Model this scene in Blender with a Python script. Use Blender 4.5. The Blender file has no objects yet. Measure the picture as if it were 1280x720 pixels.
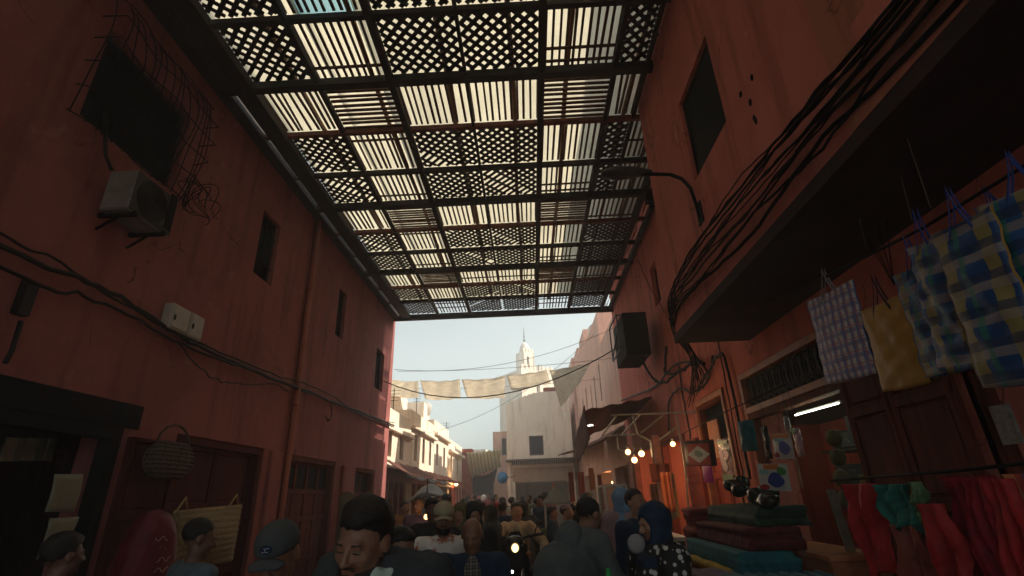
import bpy, math, random
import numpy as np
from mathutils import Vector, Matrix
random.seed(7)
RNG = np.random.RandomState(3)
PI = math.pi
scene = bpy.context.scene
COL = scene.collection

# ------------------------------------------------------------------ camera
CAM = np.array([0.0, 0.0, 1.8])
FPX, PITCH, YAW, ROLL = 623.97, math.radians(22.647), math.radians(1.369), math.radians(-2.061)
cy_, sy_, cp_, sp_ = math.cos(YAW), math.sin(YAW), math.cos(PITCH), math.sin(PITCH)
cF = np.array([-sy_*cp_, cy_*cp_, sp_]); cR0 = np.array([cy_, sy_, 0.0]); cU0 = np.cross(cR0, cF)
cR = cR0*math.cos(ROLL) + cU0*math.sin(ROLL); cU = -cR0*math.sin(ROLL) + cU0*math.cos(ROLL)
cam_d = bpy.data.cameras.new('camera'); cam = bpy.data.objects.new('camera', cam_d); COL.objects.link(cam)
cam_d.sensor_width = 36; cam_d.lens = 36*FPX/1280; cam_d.clip_start = 0.05; cam_d.clip_end = 3000
cam.matrix_world = Matrix(((cR[0], cU[0], -cF[0], CAM[0]), (cR[1], cU[1], -cF[1], CAM[1]), (cR[2], cU[2], -cF[2], CAM[2]), (0, 0, 0, 1)))
scene.camera = cam

def at(ax, val, px, py):
    """point of the surveyed plane ax=val that the photograph shows at (px,py)"""
    d = cR*(px-640)/FPX + cU*(360-py)/FPX + cF
    i = 'xyz'.index(ax)
    return CAM + d*((val-CAM[i])/d[i])

# ------------------------------------------------------------------ materials
MATS = {}
def mat(name, col, rough=0.7, var=0.15, scale=6.0, bump=0.0, bscale=40.0, metal=0.0, emit=None, estr=0.0,
        spec=0.4, stretch=(1, 1, 1), col2=None, thr=None, trans=None, alpha=None, coat=0.0):
    if name in MATS: return MATS[name]
    m = bpy.data.materials.new(name); m.use_nodes = True; MATS[name] = m
    nt = m.node_tree; N = nt.nodes; Lk = nt.links
    b = N['Principled BSDF']
    b.inputs['Roughness'].default_value = rough; b.inputs['Metallic'].default_value = metal
    b.inputs['Specular IOR Level'].default_value = spec
    b.inputs['Coat Weight'].default_value = coat
    tc = N.new('ShaderNodeTexCoord'); mp = N.new('ShaderNodeMapping'); mp.inputs['Scale'].default_value = stretch
    Lk.new(tc.outputs['Object'], mp.inputs['Vector'])
    nz = N.new('ShaderNodeTexNoise'); nz.inputs['Scale'].default_value = scale; nz.inputs['Detail'].default_value = 6; nz.inputs['Roughness'].default_value = .62
    Lk.new(mp.outputs[0], nz.inputs['Vector'])
    rp = N.new('ShaderNodeValToRGB'); e = rp.color_ramp.elements
    c2 = col2 if col2 else tuple(max(0, c*(1-var*1.6)) for c in col)
    c1 = col if col2 else tuple(min(1, c*(1+var)) for c in col)
    if thr: e[0].position, e[1].position = thr
    else: e[0].position, e[1].position = .3, .7
    e[0].color = (*c2, 1); e[1].color = (*c1, 1)
    Lk.new(nz.outputs['Fac'], rp.inputs['Fac']); Lk.new(rp.outputs[0], b.inputs['Base Color'])
    if rough < .9:
        mr = N.new('ShaderNodeMapRange'); mr.inputs['To Min'].default_value = max(.03, rough-.1); mr.inputs['To Max'].default_value = min(1, rough+.12)
        Lk.new(nz.outputs['Fac'], mr.inputs['Value']); Lk.new(mr.outputs[0], b.inputs['Roughness'])
    if bump:
        n2 = N.new('ShaderNodeTexNoise'); n2.inputs['Scale'].default_value = bscale; n2.inputs['Detail'].default_value = 5
        Lk.new(mp.outputs[0], n2.inputs['Vector'])
        bp = N.new('ShaderNodeBump'); bp.inputs['Strength'].default_value = min(1, bump); bp.inputs['Distance'].default_value = .012
        Lk.new(n2.outputs['Fac'], bp.inputs['Height']); Lk.new(bp.outputs[0], b.inputs['Normal'])
    if emit:
        b.inputs['Emission Color'].default_value = (*emit, 1); b.inputs['Emission Strength'].default_value = estr
    if trans is not None:                                   # thin cloth letting light through
        tr = N.new('ShaderNodeBsdfTranslucent'); mx = N.new('ShaderNodeMixShader'); mx.inputs[0].default_value = trans
        Lk.new(rp.outputs[0], tr.inputs[0]); Lk.new(b.outputs[0], mx.inputs[1]); Lk.new(tr.outputs[0], mx.inputs[2])
        Lk.new(mx.outputs[0], N['Material Output'].inputs[0])
    if alpha is not None: b.inputs['Alpha'].default_value = alpha
    return m

def plaster(name, col, dark, light, seed=0.0):
    """limewashed wall: broad patches, fine mottling, rain streaks, chips"""
    if name in MATS: return MATS[name]
    m = bpy.data.materials.new(name); m.use_nodes = True; MATS[name] = m
    N = m.node_tree.nodes; Lk = m.node_tree.links; b = N['Principled BSDF']
    b.inputs['Roughness'].default_value = .93; b.inputs['Specular IOR Level'].default_value = .25
    g = N.new('ShaderNodeNewGeometry')
    def noise(scale, det, st=(1, 1, 1), off=0):
        mp = N.new('ShaderNodeMapping'); mp.inputs['Scale'].default_value = st; mp.inputs['Location'].default_value = (seed+off, seed*2, off)
        Lk.new(g.outputs['Position'], mp.inputs[0]); n = N.new('ShaderNodeTexNoise'); n.inputs['Scale'].default_value = scale; n.inputs['Detail'].default_value = det
        n.inputs['Roughness'].default_value = .6; Lk.new(mp.outputs[0], n.inputs[0]); return n.outputs['Fac']
    def ramp(f, a, b_, ca, cb):
        r = N.new('ShaderNodeValToRGB'); r.color_ramp.elements[0].position = a; r.color_ramp.elements[1].position = b_
        r.color_ramp.elements[0].color = (*ca, 1); r.color_ramp.elements[1].color = (*cb, 1); Lk.new(f, r.inputs[0]); return r.outputs[0]
    def mix(f, a, b_, blend='MIX'):
        x = N.new('ShaderNodeMix'); x.data_type = 'RGBA'; x.blend_type = blend
        if isinstance(f, float): x.inputs[0].default_value = f
        else: Lk.new(f, x.inputs[0])
        Lk.new(a, x.inputs[6]); Lk.new(b_, x.inputs[7]); return x.outputs[2]
    base = ramp(noise(.8, 6), .36, .64, dark, col)
    pat = ramp(noise(.55, 5, off=21), .535, .56, (0, 0, 0), (1, 1, 1))
    fine = ramp(noise(5, 8, off=3), .35, .75, col, light)
    c = mix(.5, base, fine)
    lm = N.new('ShaderNodeRGB'); lm.outputs[0].default_value = (*[a*.5+b2*.5*1.12 for a, b2 in zip(col, light)], 1)
    pm = N.new('ShaderNodeMath'); pm.operation = 'MULTIPLY'; pm.inputs[1].default_value = .42; Lk.new(pat, pm.inputs[0]); c = mix(pm.outputs[0], c, lm.outputs[0])
    st = ramp(noise(2.2, 5, (1.6, 1.6, .16), 7), .50, .72, (0, 0, 0), (1, 1, 1))
    drk = N.new('ShaderNodeRGB'); drk.outputs[0].default_value = (*[d*.62 for d in dark], 1)
    x = N.new('ShaderNodeMath'); x.operation = 'MULTIPLY'; x.inputs[1].default_value = .75
    Lk.new(st, x.inputs[0]); c = mix(x.outputs[0], c, drk.outputs[0])
    ch = ramp(noise(3.3, 8, off=11), .64, .66, (0, 0, 0), (1, 1, 1))
    lt = N.new('ShaderNodeRGB'); lt.outputs[0].default_value = (light[0]*1.05, light[1]*1.35, light[2]*1.4, 1)
    y = N.new('ShaderNodeMath'); y.operation = 'MULTIPLY'; y.inputs[1].default_value = .38; Lk.new(ch, y.inputs[0])
    c = mix(y.outputs[0], c, lt.outputs[0])
    vo = N.new('ShaderNodeTexVoronoi'); vo.feature = 'DISTANCE_TO_EDGE'; vo.inputs['Scale'].default_value = .9
    dn = N.new('ShaderNodeTexNoise'); dn.inputs['Scale'].default_value = 2.5; dn.inputs['Detail'].default_value = 5; Lk.new(g.outputs['Position'], dn.inputs[0])
    dm = N.new('ShaderNodeVectorMath'); dm.operation = 'MULTIPLY_ADD'; dm.inputs[1].default_value = (.7, .7, .7); Lk.new(dn.outputs['Color'], dm.inputs[0]); Lk.new(g.outputs['Position'], dm.inputs[2]); Lk.new(dm.outputs[0], vo.inputs[0])
    ck = ramp(vo.outputs['Distance'], .004, .010, (1, 1, 1), (0, 0, 0)); mk = ramp(noise(.9, 3, off=31), .54, .58, (0, 0, 0), (1, 1, 1))
    cm_ = N.new('ShaderNodeMath'); cm_.operation = 'MULTIPLY'; Lk.new(ck, cm_.inputs[0]); Lk.new(mk, cm_.inputs[1]); c = mix(cm_.outputs[0], c, drk.outputs[0])
    Lk.new(c, b.inputs['Base Color'])
    bp = N.new('ShaderNodeBump'); bp.inputs['Strength'].default_value = .55; bp.inputs['Distance'].default_value = .03
    ad = N.new('ShaderNodeMath'); ad.operation = 'ADD'; Lk.new(noise(1.6, 3, off=5), ad.inputs[0])
    mu = N.new('ShaderNodeMath'); mu.operation = 'MULTIPLY'; mu.inputs[1].default_value = .35; Lk.new(noise(22, 5, off=9), mu.inputs[0]); Lk.new(mu.outputs[0], ad.inputs[1])
    Lk.new(ad.outputs[0], bp.inputs['Height']); Lk.new(bp.outputs[0], b.inputs['Normal'])
    return m

def plaid(name, base, stripes, rough=.55, nz=.12):
    """woven check: stripes = [(axis 0/2, period m, width fraction, phase, colour, mix)]"""
    if name in MATS: return MATS[name]
    m = bpy.data.materials.new(name); m.use_nodes = True; MATS[name] = m
    N = m.node_tree.nodes; Lk = m.node_tree.links; b = N['Principled BSDF']; b.inputs['Roughness'].default_value = rough
    tc = N.new('ShaderNodeTexCoord'); sp = N.new('ShaderNodeSeparateXYZ'); Lk.new(tc.outputs['Object'], sp.inputs[0])
    col = N.new('ShaderNodeRGB'); col.outputs[0].default_value = (*base, 1); c = col.outputs[0]
    for axis, per, wid, ph, sc, f in stripes:
        a = N.new('ShaderNodeMath'); a.operation = 'MULTIPLY_ADD'; a.inputs[1].default_value = 1/per; a.inputs[2].default_value = 50+ph; Lk.new(sp.outputs[axis], a.inputs[0])
        fr = N.new('ShaderNodeMath'); fr.operation = 'FRACT'; Lk.new(a.outputs[0], fr.inputs[0])
        lt = N.new('ShaderNodeMath'); lt.operation = 'LESS_THAN'; lt.inputs[1].default_value = wid; Lk.new(fr.outputs[0], lt.inputs[0])
        mu = N.new('ShaderNodeMath'); mu.operation = 'MULTIPLY'; mu.inputs[1].default_value = f; Lk.new(lt.outputs[0], mu.inputs[0])
        x = N.new('ShaderNodeMix'); x.data_type = 'RGBA'; Lk.new(mu.outputs[0], x.inputs[0]); Lk.new(c, x.inputs[6]); x.inputs[7].default_value = (*sc, 1); c = x.outputs[2]
    Lk.new(c, b.inputs['Base Color'])
    n = N.new('ShaderNodeTexNoise'); n.inputs['Scale'].default_value = 14; n.inputs['Detail'].default_value = 4; Lk.new(tc.outputs['Object'], n.inputs[0])
    bp = N.new('ShaderNodeBump'); bp.inputs['Strength'].default_value = .5; bp.inputs['Distance'].default_value = .012; Lk.new(n.outputs['Fac'], bp.inputs['Height']); Lk.new(bp.outputs[0], b.inputs['Normal'])
    return m

def dots(name, base, dot, scale=11, rad=.26, rough=.8):
    if name in MATS: return MATS[name]
    m = bpy.data.materials.new(name); m.use_nodes = True; MATS[name] = m
    N = m.node_tree.nodes; Lk = m.node_tree.links; b = N['Principled BSDF']; b.inputs['Roughness'].default_value = rough
    tc = N.new('ShaderNodeTexCoord'); v = N.new('ShaderNodeTexVoronoi'); v.inputs['Scale'].default_value = scale; v.inputs['Randomness'].default_value = .75
    Lk.new(tc.outputs['Object'], v.inputs[0])
    lt = N.new('ShaderNodeMath'); lt.operation = 'LESS_THAN'; lt.inputs[1].default_value = rad; Lk.new(v.outputs['Distance'], lt.inputs[0])
    x = N.new('ShaderNodeMix'); x.data_type = 'RGBA'; Lk.new(lt.outputs[0], x.inputs[0]); x.inputs[6].default_value = (*base, 1); x.inputs[7].default_value = (*dot, 1)
    Lk.new(x.outputs[2], b.inputs['Base Color']); return m

def glass(name='dark_glass', col=(.005, .006, .007), rough=.6):
    return mat(name, col, rough, .05, 2, spec=.06)

# ------------------------------------------------------------------ mesh builder
class MB:
    def __init__(s): s.v = []; s.f = []; s.m = []; s.sm = []
    def add(s, vs, fs, mi=0, smooth=False):
        n = len(s.v); s.v += [tuple(map(float, v)) for v in vs]
        for f in fs: s.f.append(tuple(i+n for i in f)); s.m.append(mi); s.sm.append(smooth)
        return s
    def box(s, x0, x1, y0, y1, z0, z1, mi=0):
        if x0 > x1: x0, x1 = x1, x0
        if y0 > y1: y0, y1 = y1, y0
        if z0 > z1: z0, z1 = z1, z0
        vs = [(x, y, z) for x in (x0, x1) for y in (y0, y1) for z in (z0, z1)]
        return s.add(vs, [(0, 1, 3, 2), (4, 6, 7, 5), (0, 4, 5, 1), (2, 3, 7, 6), (0, 2, 6, 4), (1, 5, 7, 3)], mi)
    def bar(s, a, b, w, h, up=(0, 0, 1), mi=0):
        a = np.array(a, float); b = np.array(b, float); d = b-a; d /= np.linalg.norm(d)
        up = np.array(up, float); r = np.cross(d, up)
        if np.linalg.norm(r) < 1e-4: r = np.cross(d, (1, 0, 0))
        r /= np.linalg.norm(r); u = np.cross(r, d)
        vs = [p + r*w/2*i + u*h/2*j for p in (a, b) for i in (-1, 1) for j in (-1, 1)]
        return s.add(vs, [(0, 2, 3, 1), (4, 5, 7, 6), (0, 1, 5, 4), (2, 6, 7, 3), (0, 4, 6, 2), (1, 3, 7, 5)], mi)
    def tube(s, pts, r, n=6, mi=0, cap=True):
        P = [np.array(p, float) for p in pts]; R = r if hasattr(r, '__len__') else [r]*len(P); rings = []
        prev = None
        for i, p in enumerate(P):
            d = P[min(i+1, len(P)-1)] - P[max(i-1, 0)]; d = d/(np.linalg.norm(d)+1e-9)
            if prev is None:
                a = np.cross(d, (0, 0, 1));
                if np.linalg.norm(a) < .05: a = np.cross(d, (0, 1, 0))
            else: a = prev - d*np.dot(prev, d)
            a = a/(np.linalg.norm(a)+1e-9); prev = a; b = np.cross(d, a)
            rings.append([p + R[i]*(a*math.cos(t)+b*math.sin(t)) for t in np.linspace(0, 2*PI, n, endpoint=False)])
        vs = [v for r_ in rings for v in r_]; fs = []
        for i in range(len(P)-1):
            for k in range(n): fs.append((i*n+k, i*n+(k+1) % n, (i+1)*n+(k+1) % n, (i+1)*n+k))
        if cap: fs.append(tuple(range(n-1, -1, -1))); fs.append(tuple((len(P)-1)*n+k for k in range(n)))
        return s.add(vs, fs, mi, True)
    def lathe(s, prof, c, n=20, mi=0, axis='z', sx=1, sy=1):
        vs = []; fs = []
        for r, z in prof:
            for k in range(n):
                t = 2*PI*k/n; x, y = r*math.cos(t)*sx, r*math.sin(t)*sy
                q = {'z': (x, y, z), 'y': (x, z, y), 'x': (z, x, y)}[axis]
                vs.append((c[0]+q[0], c[1]+q[1], c[2]+q[2]))
        for i in range(len(prof)-1):
            for k in range(n): fs.append((i*n+k, i*n+(k+1) % n, (i+1)*n+(k+1) % n, (i+1)*n+k))
        fs.append(tuple(range(n-1, -1, -1))); fs.append(tuple((len(prof)-1)*n+k for k in range(n)))
        return s.add(vs, fs, mi, True)
    def ball(s, c, r, n=12, mi=0):
        r = r if hasattr(r, '__len__') else (r, r, r)
        pr = [(math.sin(PI*i/n)+1e-4, -math.cos(PI*i/n)) for i in range(n+1)]
        vs = []; fs = []; m = n*2
        for q, z in pr:
            for k in range(m): vs.append((c[0]+r[0]*q*math.cos(2*PI*k/m), c[1]+r[1]*q*math.sin(2*PI*k/m), c[2]+r[2]*z))
        for i in range(n):
            for k in range(m): fs.append((i*m+k, i*m+(k+1) % m, (i+1)*m+(k+1) % m, (i+1)*m+k))
        return s.add(vs, fs, mi, True)
    def sheet(s, fn, nu, nv, th=.004, mi=0, nrm=None):
        """double-sided thick sheet from fn(u,v)"""
        P = np.array([[fn(i/nu, j/nv) for j in range(nv+1)] for i in range(nu+1)], float)
        du = np.gradient(P, axis=0); dv = np.gradient(P, axis=1); nn = np.cross(du, dv); nn /= (np.linalg.norm(nn, axis=2, keepdims=True)+1e-9)
        A = (P+nn*th/2).reshape(-1, 3); B = (P-nn*th/2).reshape(-1, 3); K = len(A); w = nv+1; fs = []
        for i in range(nu):
            for j in range(nv):
                a, b, c, d = i*w+j, (i+1)*w+j, (i+1)*w+j+1, i*w+j+1
                fs += [(a, b, c, d), (K+a, K+d, K+c, K+b)]
        for j in range(nv): fs += [(j, j+1, K+j+1, K+j), (nu*w+j+1, nu*w+j, K+nu*w+j, K+nu*w+j+1)]
        for i in range(nu): fs += [((i+1)*w, i*w, K+i*w, K+(i+1)*w), (i*w+nv, (i+1)*w+nv, K+(i+1)*w+nv, K+i*w+nv)]
        return s.add(list(A)+list(B), fs, mi, True)
    def wall(s, ax, p, th, u0, u1, z0, z1, openings, mi=0):
        """wall on plane ax=p (visible side at p, depth th), with rectangular holes (ua,ub,za,zb)"""
        us = sorted({u0, u1, *[o[0] for o in openings], *[o[1] for o in openings]}); zs = sorted({z0, z1, *[o[2] for o in openings], *[o[3] for o in openings]})
        def pt(u, z, d): return (p+d, u, z) if ax == 'x' else (u, p+d, z)
        def hole(u, z): return any(o[0] < u < o[1] and o[2] < z < o[3] for o in openings)
        for i in range(len(us)-1):
            for j in range(len(zs)-1):
                if not hole((us[i]+us[i+1])/2, (zs[j]+zs[j+1])/2):
                    for d in (0, th): s.add([pt(us[i], zs[j], d), pt(us[i+1], zs[j], d), pt(us[i+1], zs[j+1], d), pt(us[i], zs[j+1], d)], [(0, 1, 2, 3)], mi)
        for (a, b, c, d) in openings + [(u0, u1, z0, z1)]:
            for q in (((a, c), (b, c)), ((b, c), (b, d)), ((b, d), (a, d)), ((a, d), (a, c))):
                (ua, za), (ub, zb) = q
                s.add([pt(ua, za, 0), pt(ub, zb, 0), pt(ub, zb, th), pt(ua, za, th)], [(0, 1, 2, 3)], mi)
        return s

def mesh_obj(name, mb, mats, origin=(0, 0, 0), bevel=0.0, sub=0):
    me = bpy.data.meshes.new(name)
    o3 = np.array(origin, float)
    me.from_pydata([tuple(np.array(v)-o3) for v in mb.v], [], mb.f)
    mats = mats if isinstance(mats, (list, tuple)) else [mats]
    for m in mats: me.materials.append(m)
    me.polygons.foreach_set('material_index', mb.m); me.polygons.foreach_set('use_smooth', mb.sm)
    me.update()
    o = bpy.data.objects.new(name, me); COL.objects.link(o)
    if bevel:
        bv = o.modifiers.new('bevel', 'BEVEL'); bv.width = bevel; bv.segments = 1; bv.limit_method = 'ANGLE'
    return o

USED = {}
def tag(o, label=None, cat=None, group=None, kind=None):
    if label: o['label'] = label
    if cat: o['category'] = cat
    if group: o['group'] = group
    if kind: o['kind'] = kind
    return o
def thing(name, label, cat, loc=(0, 0, 0), rz=0, group=None):
    o = bpy.data.objects.new(name, None); COL.objects.link(o); o.location = loc; o.rotation_euler = (0, 0, rz)
    o.empty_display_size = .2; o['org'] = tuple(float(x) for x in loc)
    return tag(o, label, cat, group)
def org(o):
    return tuple(o['org'])
def part(name, mb, mats, parent, bevel=0, label=None):
    """mesh given in the coordinates in which its thing was built"""
    o = mesh_obj(name, mb, mats, org(parent), bevel); o['org'] = org(parent); o.parent = parent
    if label: o['label'] = label
    return o
def single(name, mb, mats, label, cat, loc=None, group=None, kind=None, bevel=0):
    if loc is None:
        v = np.array(mb.v); loc = (v[:, 0].mean(), v[:, 1].mean(), v[:, 2].min())
    o = mesh_obj(name, mb, mats, loc, bevel); o.location = loc; o['org'] = tuple(float(x) for x in loc)
    return tag(o, label, cat, group, kind)
def struct(name, mb, mats):
    o = mesh_obj(name, mb, mats); o['kind'] = 'structure'; return o
def copy_tree(o, parent=None):
    c = o.copy(); COL.objects.link(c); c.parent = parent
    for ch in list(o.children): copy_tree(ch, c)
    return c

# ------------------------------------------------------------------ implicit surfaces (people, cloth, bags)
def cap(a, b, r1, r2=None, k=.03, m=0, flat=None): return dict(t='c', a=np.array(a, float), b=np.array(b, float), r1=r1, r2=r1 if r2 is None else r2, k=k, m=m)
def ell(c, r, k=.03, m=0, R=None, sub=False): return dict(t='e', c=np.array(c, float), r=np.array(r, float), k=k, m=m, R=R, sub=sub)
def xf(prims, M, t):
    out = []
    for p in prims:
        q = dict(p)
        if p['t'] == 'c': q['a'] = M@p['a']+t; q['b'] = M@p['b']+t
        elif p['t'] == 'e': q['c'] = M@p['c']+t; q['R'] = M if p['R'] is None else M@p['R']
        out.append(q)
    return out
def infl(prims, d, m=None, k=None):
    out = []
    for p in prims:
        q = dict(p)
        if p['t'] == 'c': q['r1'] += d; q['r2'] += d
        else: q['r'] = p['r']+d
        if m is not None: q['m'] = m
        if k is not None: q['k'] = k
        out.append(q)
    return out
def pd(p, X):
    if p['t'] == 'c':
        pa = X-p['a']; ba = p['b']-p['a']; h = np.clip((pa@ba)/(ba@ba+1e-9), 0, 1)
        return np.linalg.norm(pa-h[..., None]*ba, axis=-1)-(p['r1']+(p['r2']-p['r1'])*h)
    q = X-p['c']
    if p['R'] is not None: q = q@p['R']
    k0 = np.linalg.norm(q/p['r'], axis=-1); k1 = np.linalg.norm(q/(p['r']**2), axis=-1)
    return k0*(k0-1)/(k1+1e-6)
def implicit(prims, h, cut=None, fold=0.0, ffreq=30.0, seed=0, vert=False):
    lo = np.full(3, 1e9); hi = -lo
    for p in prims:
        if p.get('sub'): continue
        if p['t'] == 'c':
            R = max(p['r1'], p['r2']); lo = np.minimum(lo, np.minimum(p['a'], p['b'])-R); hi = np.maximum(hi, np.maximum(p['a'], p['b'])+R)
        else:
            R = p['r'].max() if p['R'] is not None else p['r']; lo = np.minimum(lo, p['c']-R); hi = np.maximum(hi, p['c']+R)
    lo -= 3*h; hi += 3*h
    n = np.ceil((hi-lo)/h).astype(int)+1
    ax = [lo[i]+h*np.arange(n[i]) for i in range(3)]
    F = np.full(n, .12, np.float32); raw = np.full(n, 9., np.float32); MI = np.zeros(n, np.int8)
    for p in prims:
        mg = .07+p['k']
        if p['t'] == 'c':
            R = max(p['r1'], p['r2']); a = np.minimum(p['a'], p['b'])-R-mg; b = np.maximum(p['a'], p['b'])+R+mg
        else:
            R = p['r'].max() if p['R'] is not None else p['r']; a = p['c']-R-mg; b = p['c']+R+mg
        i0 = np.clip(((a-lo)/h).astype(int), 0, n-1); i1 = np.clip(((b-lo)/h).astype(int)+1, 1, n)
        if (i1 <= i0).any(): continue
        X = np.stack(np.meshgrid(*[ax[i][i0[i]:i1[i]] for i in range(3)], indexing='ij'), -1)
        d = pd(p, X).astype(np.float32); sl = tuple(slice(i0[i], i1[i]) for i in range(3)); k = p['k']
        if p.get('sub'):
            f = F[sl]; hh = np.clip(.5-.5*(d+f)/k, 0, 1); F[sl] = f+(-d-f)*hh + k*hh*(1-hh)
        else:
            f = F[sl]; hh = np.clip(.5+.5*(f-d)/k, 0, 1); F[sl] = f*(1-hh)+d*hh-k*hh*(1-hh)
            better = d < raw[sl]; r_ = raw[sl]; r_[better] = d[better]; m_ = MI[sl]; m_[better] = p['m']
    X = np.stack(np.meshgrid(*ax, indexing='ij'), -1)
    if fold:
        rs = np.random.RandomState(seed+11)
        g = 0
        for _ in range(5):
            w = rs.normal(size=3)*ffreq*(.6+.8*rs.rand())
            if vert: w[2] *= .12
            g = g+np.sin(X@w+rs.rand()*6.28+1.2*np.sin(X@(w[::-1]*.4)))
        F = F+(fold*g/2.2).astype(np.float32)
    if cut is not None: F = np.maximum(F, cut(X).astype(np.float32))
    # naive surface nets
    S = F < 0
    nx, ny, nz = n-1
    cnt = np.zeros((nx, ny, nz), np.int8); acc = np.zeros((nx, ny, nz, 3), np.float32)
    corners = [(i, j, k) for i in (0, 1) for j in (0, 1) for k in (0, 1)]
    def C(c, A): return A[c[0]:c[0]+nx, c[1]:c[1]+ny, c[2]:c[2]+nz]
    for a in corners:
        for axs in range(3):
            if a[axs]: continue
            b = list(a); b[axs] = 1; b = tuple(b)
            fa, fb = C(a, F), C(b, F); x = (fa < 0) != (fb < 0)
            t = fa[x]/(fa[x]-fb[x]); q = np.tile(np.array(a, np.float32), (len(t), 1)); q[:, axs] += t
            acc[x] += q; cnt[x] += 1
    act = cnt > 0; idx = np.full((nx, ny, nz), -1, np.int32); idx[act] = np.arange(act.sum())
    cells = np.argwhere(act); V = lo+h*(cells+acc[act]/cnt[act][:, None])
    VM = MI[cells[:, 0], cells[:, 1], cells[:, 2]]
    Q = []
    for axs in range(3):
        sa = [slice(1, nx), slice(1, ny), slice(1, nz)]; sa[axs] = slice(0, n[axs]-1); sb = list(sa); sb[axs] = slice(1, n[axs])
        A, B = S[tuple(sa)], S[tuple(sb)]; ch = np.argwhere(A != B)
        if not len(ch): continue
        sgn = A[tuple(ch.T)]; off = np.ones(3, int); off[axs] = 0; c = ch+off
        u, v = [(1, 2), (2, 0), (0, 1)][axs]; eu = np.zeros(3, int); eu[u] = 1; ev = np.zeros(3, int); ev[v] = 1
        g = lambda q: idx[tuple(q.T)]
        q4 = np.stack([g(c-eu-ev), g(c-ev), g(c), g(c-eu)], 1)
        q4[~sgn] = q4[~sgn][:, ::-1]; Q.append(q4)
    Q = np.concatenate(Q); Q = Q[(Q >= 0).all(1)]
    return V, Q, VM[Q[:, 0]]
def imesh(name, prims, h, mats, parent, **kw):
    V, Q, M = implicit(prims, h, **kw)
    me = bpy.data.meshes.new(name); me.from_pydata(V.tolist(), [], Q.tolist())
    for m in mats: me.materials.append(m)
    me.polygons.foreach_set('material_index', np.minimum(M, len(mats)-1).astype(np.int32)); me.polygons.foreach_set('use_smooth', [True]*len(Q))
    me.update(); o = bpy.data.objects.new(name, me); COL.objects.link(o)
    if parent is not None: o.parent = parent
    return o
# ================================================================== materials used by the place
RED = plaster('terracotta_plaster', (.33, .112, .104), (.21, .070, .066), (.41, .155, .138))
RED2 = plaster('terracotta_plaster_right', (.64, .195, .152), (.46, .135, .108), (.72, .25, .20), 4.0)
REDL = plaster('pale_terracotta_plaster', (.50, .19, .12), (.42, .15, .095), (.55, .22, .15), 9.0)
PINK = plaster('pink_plaster', (.68, .43, .34), (.60, .36, .28), (.74, .50, .41), 2.0)
CREAM = plaster('cream_plaster', (.84, .70, .56), (.74, .60, .47), (.88, .77, .64), 6.0)
GREYW = plaster('grey_cream_plaster', (.88, .78, .64), (.80, .69, .56), (.90, .82, .70), 12.0)
IRON = mat('black_iron', (.011, .011, .012), .75, .3, 8, bump=.3, spec=.12)
BLACK = mat('black_rubber', (.012, .012, .013), .6, .3, 5)
PWOOD = mat('dark_brown_wood', (.032, .022, .019), .75, .45, 5, bump=.5, bscale=30, stretch=(1, 1, 1))
PRED = mat('weathered_red_wood', (.16, .050, .030), .75, .4, 5, bump=.5, bscale=30)
SLAT = mat('brown_slat_wood', (.13, .062, .038), .75, .4, 9, bump=.4, bscale=50)
MAROON = mat('maroon_door_paint', (.085, .020, .018), .8, .3, 4, spec=.12, bump=.4, bscale=25, stretch=(1, 1, .15))
DOORW = mat('old_red_brown_wood', (.15, .042, .026), .8, .4, 4, spec=.15, bump=.5, bscale=25, stretch=(3, 3, .4))
ORNW = mat('varnished_orange_wood', (.42, .155, .07), .5, .3, 5, bump=.3, bscale=25)
REDW = mat('red_shop_paint', (.30, .050, .030), .6, .35, 5, bump=.3)
PIPEM = mat('pipe_paint', (.40, .13, .085), .6, .2, 3)
CARD = mat('cream_board', (.24, .23, .17), .8, .15, 3)
WHITE = mat('off_white_paint', (.50, .48, .44), .6, .12, 4)
GREYM = mat('galvanised_steel', (.42, .42, .40), .4, .25, 8, metal=.6)
BULB = mat('bulb_glow', (1, .8, .5), .4, 0, 1, emit=(1, .56, .20), estr=1.7)
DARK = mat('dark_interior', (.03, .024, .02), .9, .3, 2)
STEEL = mat('pale_steel', (.34, .31, .27), .35, .2, 6, metal=.7)
BROWNC = mat('brown_awning_cloth', (.14, .05, .035), .9, .3, 3, bump=.4, bscale=12, trans=.12)

# ================================================================== the setting
g = MB(); g.add([(-900, -900, 0), (900, -900, 0), (900, 900, 0), (-900, 900, 0)], [(0, 1, 2, 3)])
struct('ground', g, mat('ground_earth', (.20, .14, .10), .95, .25, .5, bump=.4))
m = bpy.data.materials.new('street_paving'); m.use_nodes = True
N = m.node_tree.nodes; Lk = m.node_tree.links; b = N['Principled BSDF']; gg = N.new('ShaderNodeNewGeometry')
br = N.new('ShaderNodeTexBrick'); br.inputs['Scale'].default_value = 3.2; br.inputs['Color1'].default_value = (.20, .175, .165, 1); br.inputs['Color2'].default_value = (.14, .125, .12, 1)
br.inputs['Mortar'].default_value = (.035, .03, .028, 1); br.inputs['Mortar Size'].default_value = .02; Lk.new(gg.outputs['Position'], br.inputs[0])
nz = N.new('ShaderNodeTexNoise'); nz.inputs['Scale'].default_value = 1.3; nz.inputs['Detail'].default_value = 7; Lk.new(gg.outputs['Position'], nz.inputs[0])
mx = N.new('ShaderNodeMix'); mx.data_type = 'RGBA'; mx.blend_type = 'MULTIPLY'; mx.inputs[0].default_value = .8; Lk.new(br.outputs[0], mx.inputs[6])
rp = N.new('ShaderNodeValToRGB'); rp.color_ramp.elements[0].position = .3; rp.color_ramp.elements[1].position = .7; rp.color_ramp.elements[0].color = (.4, .4, .4, 1)
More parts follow.
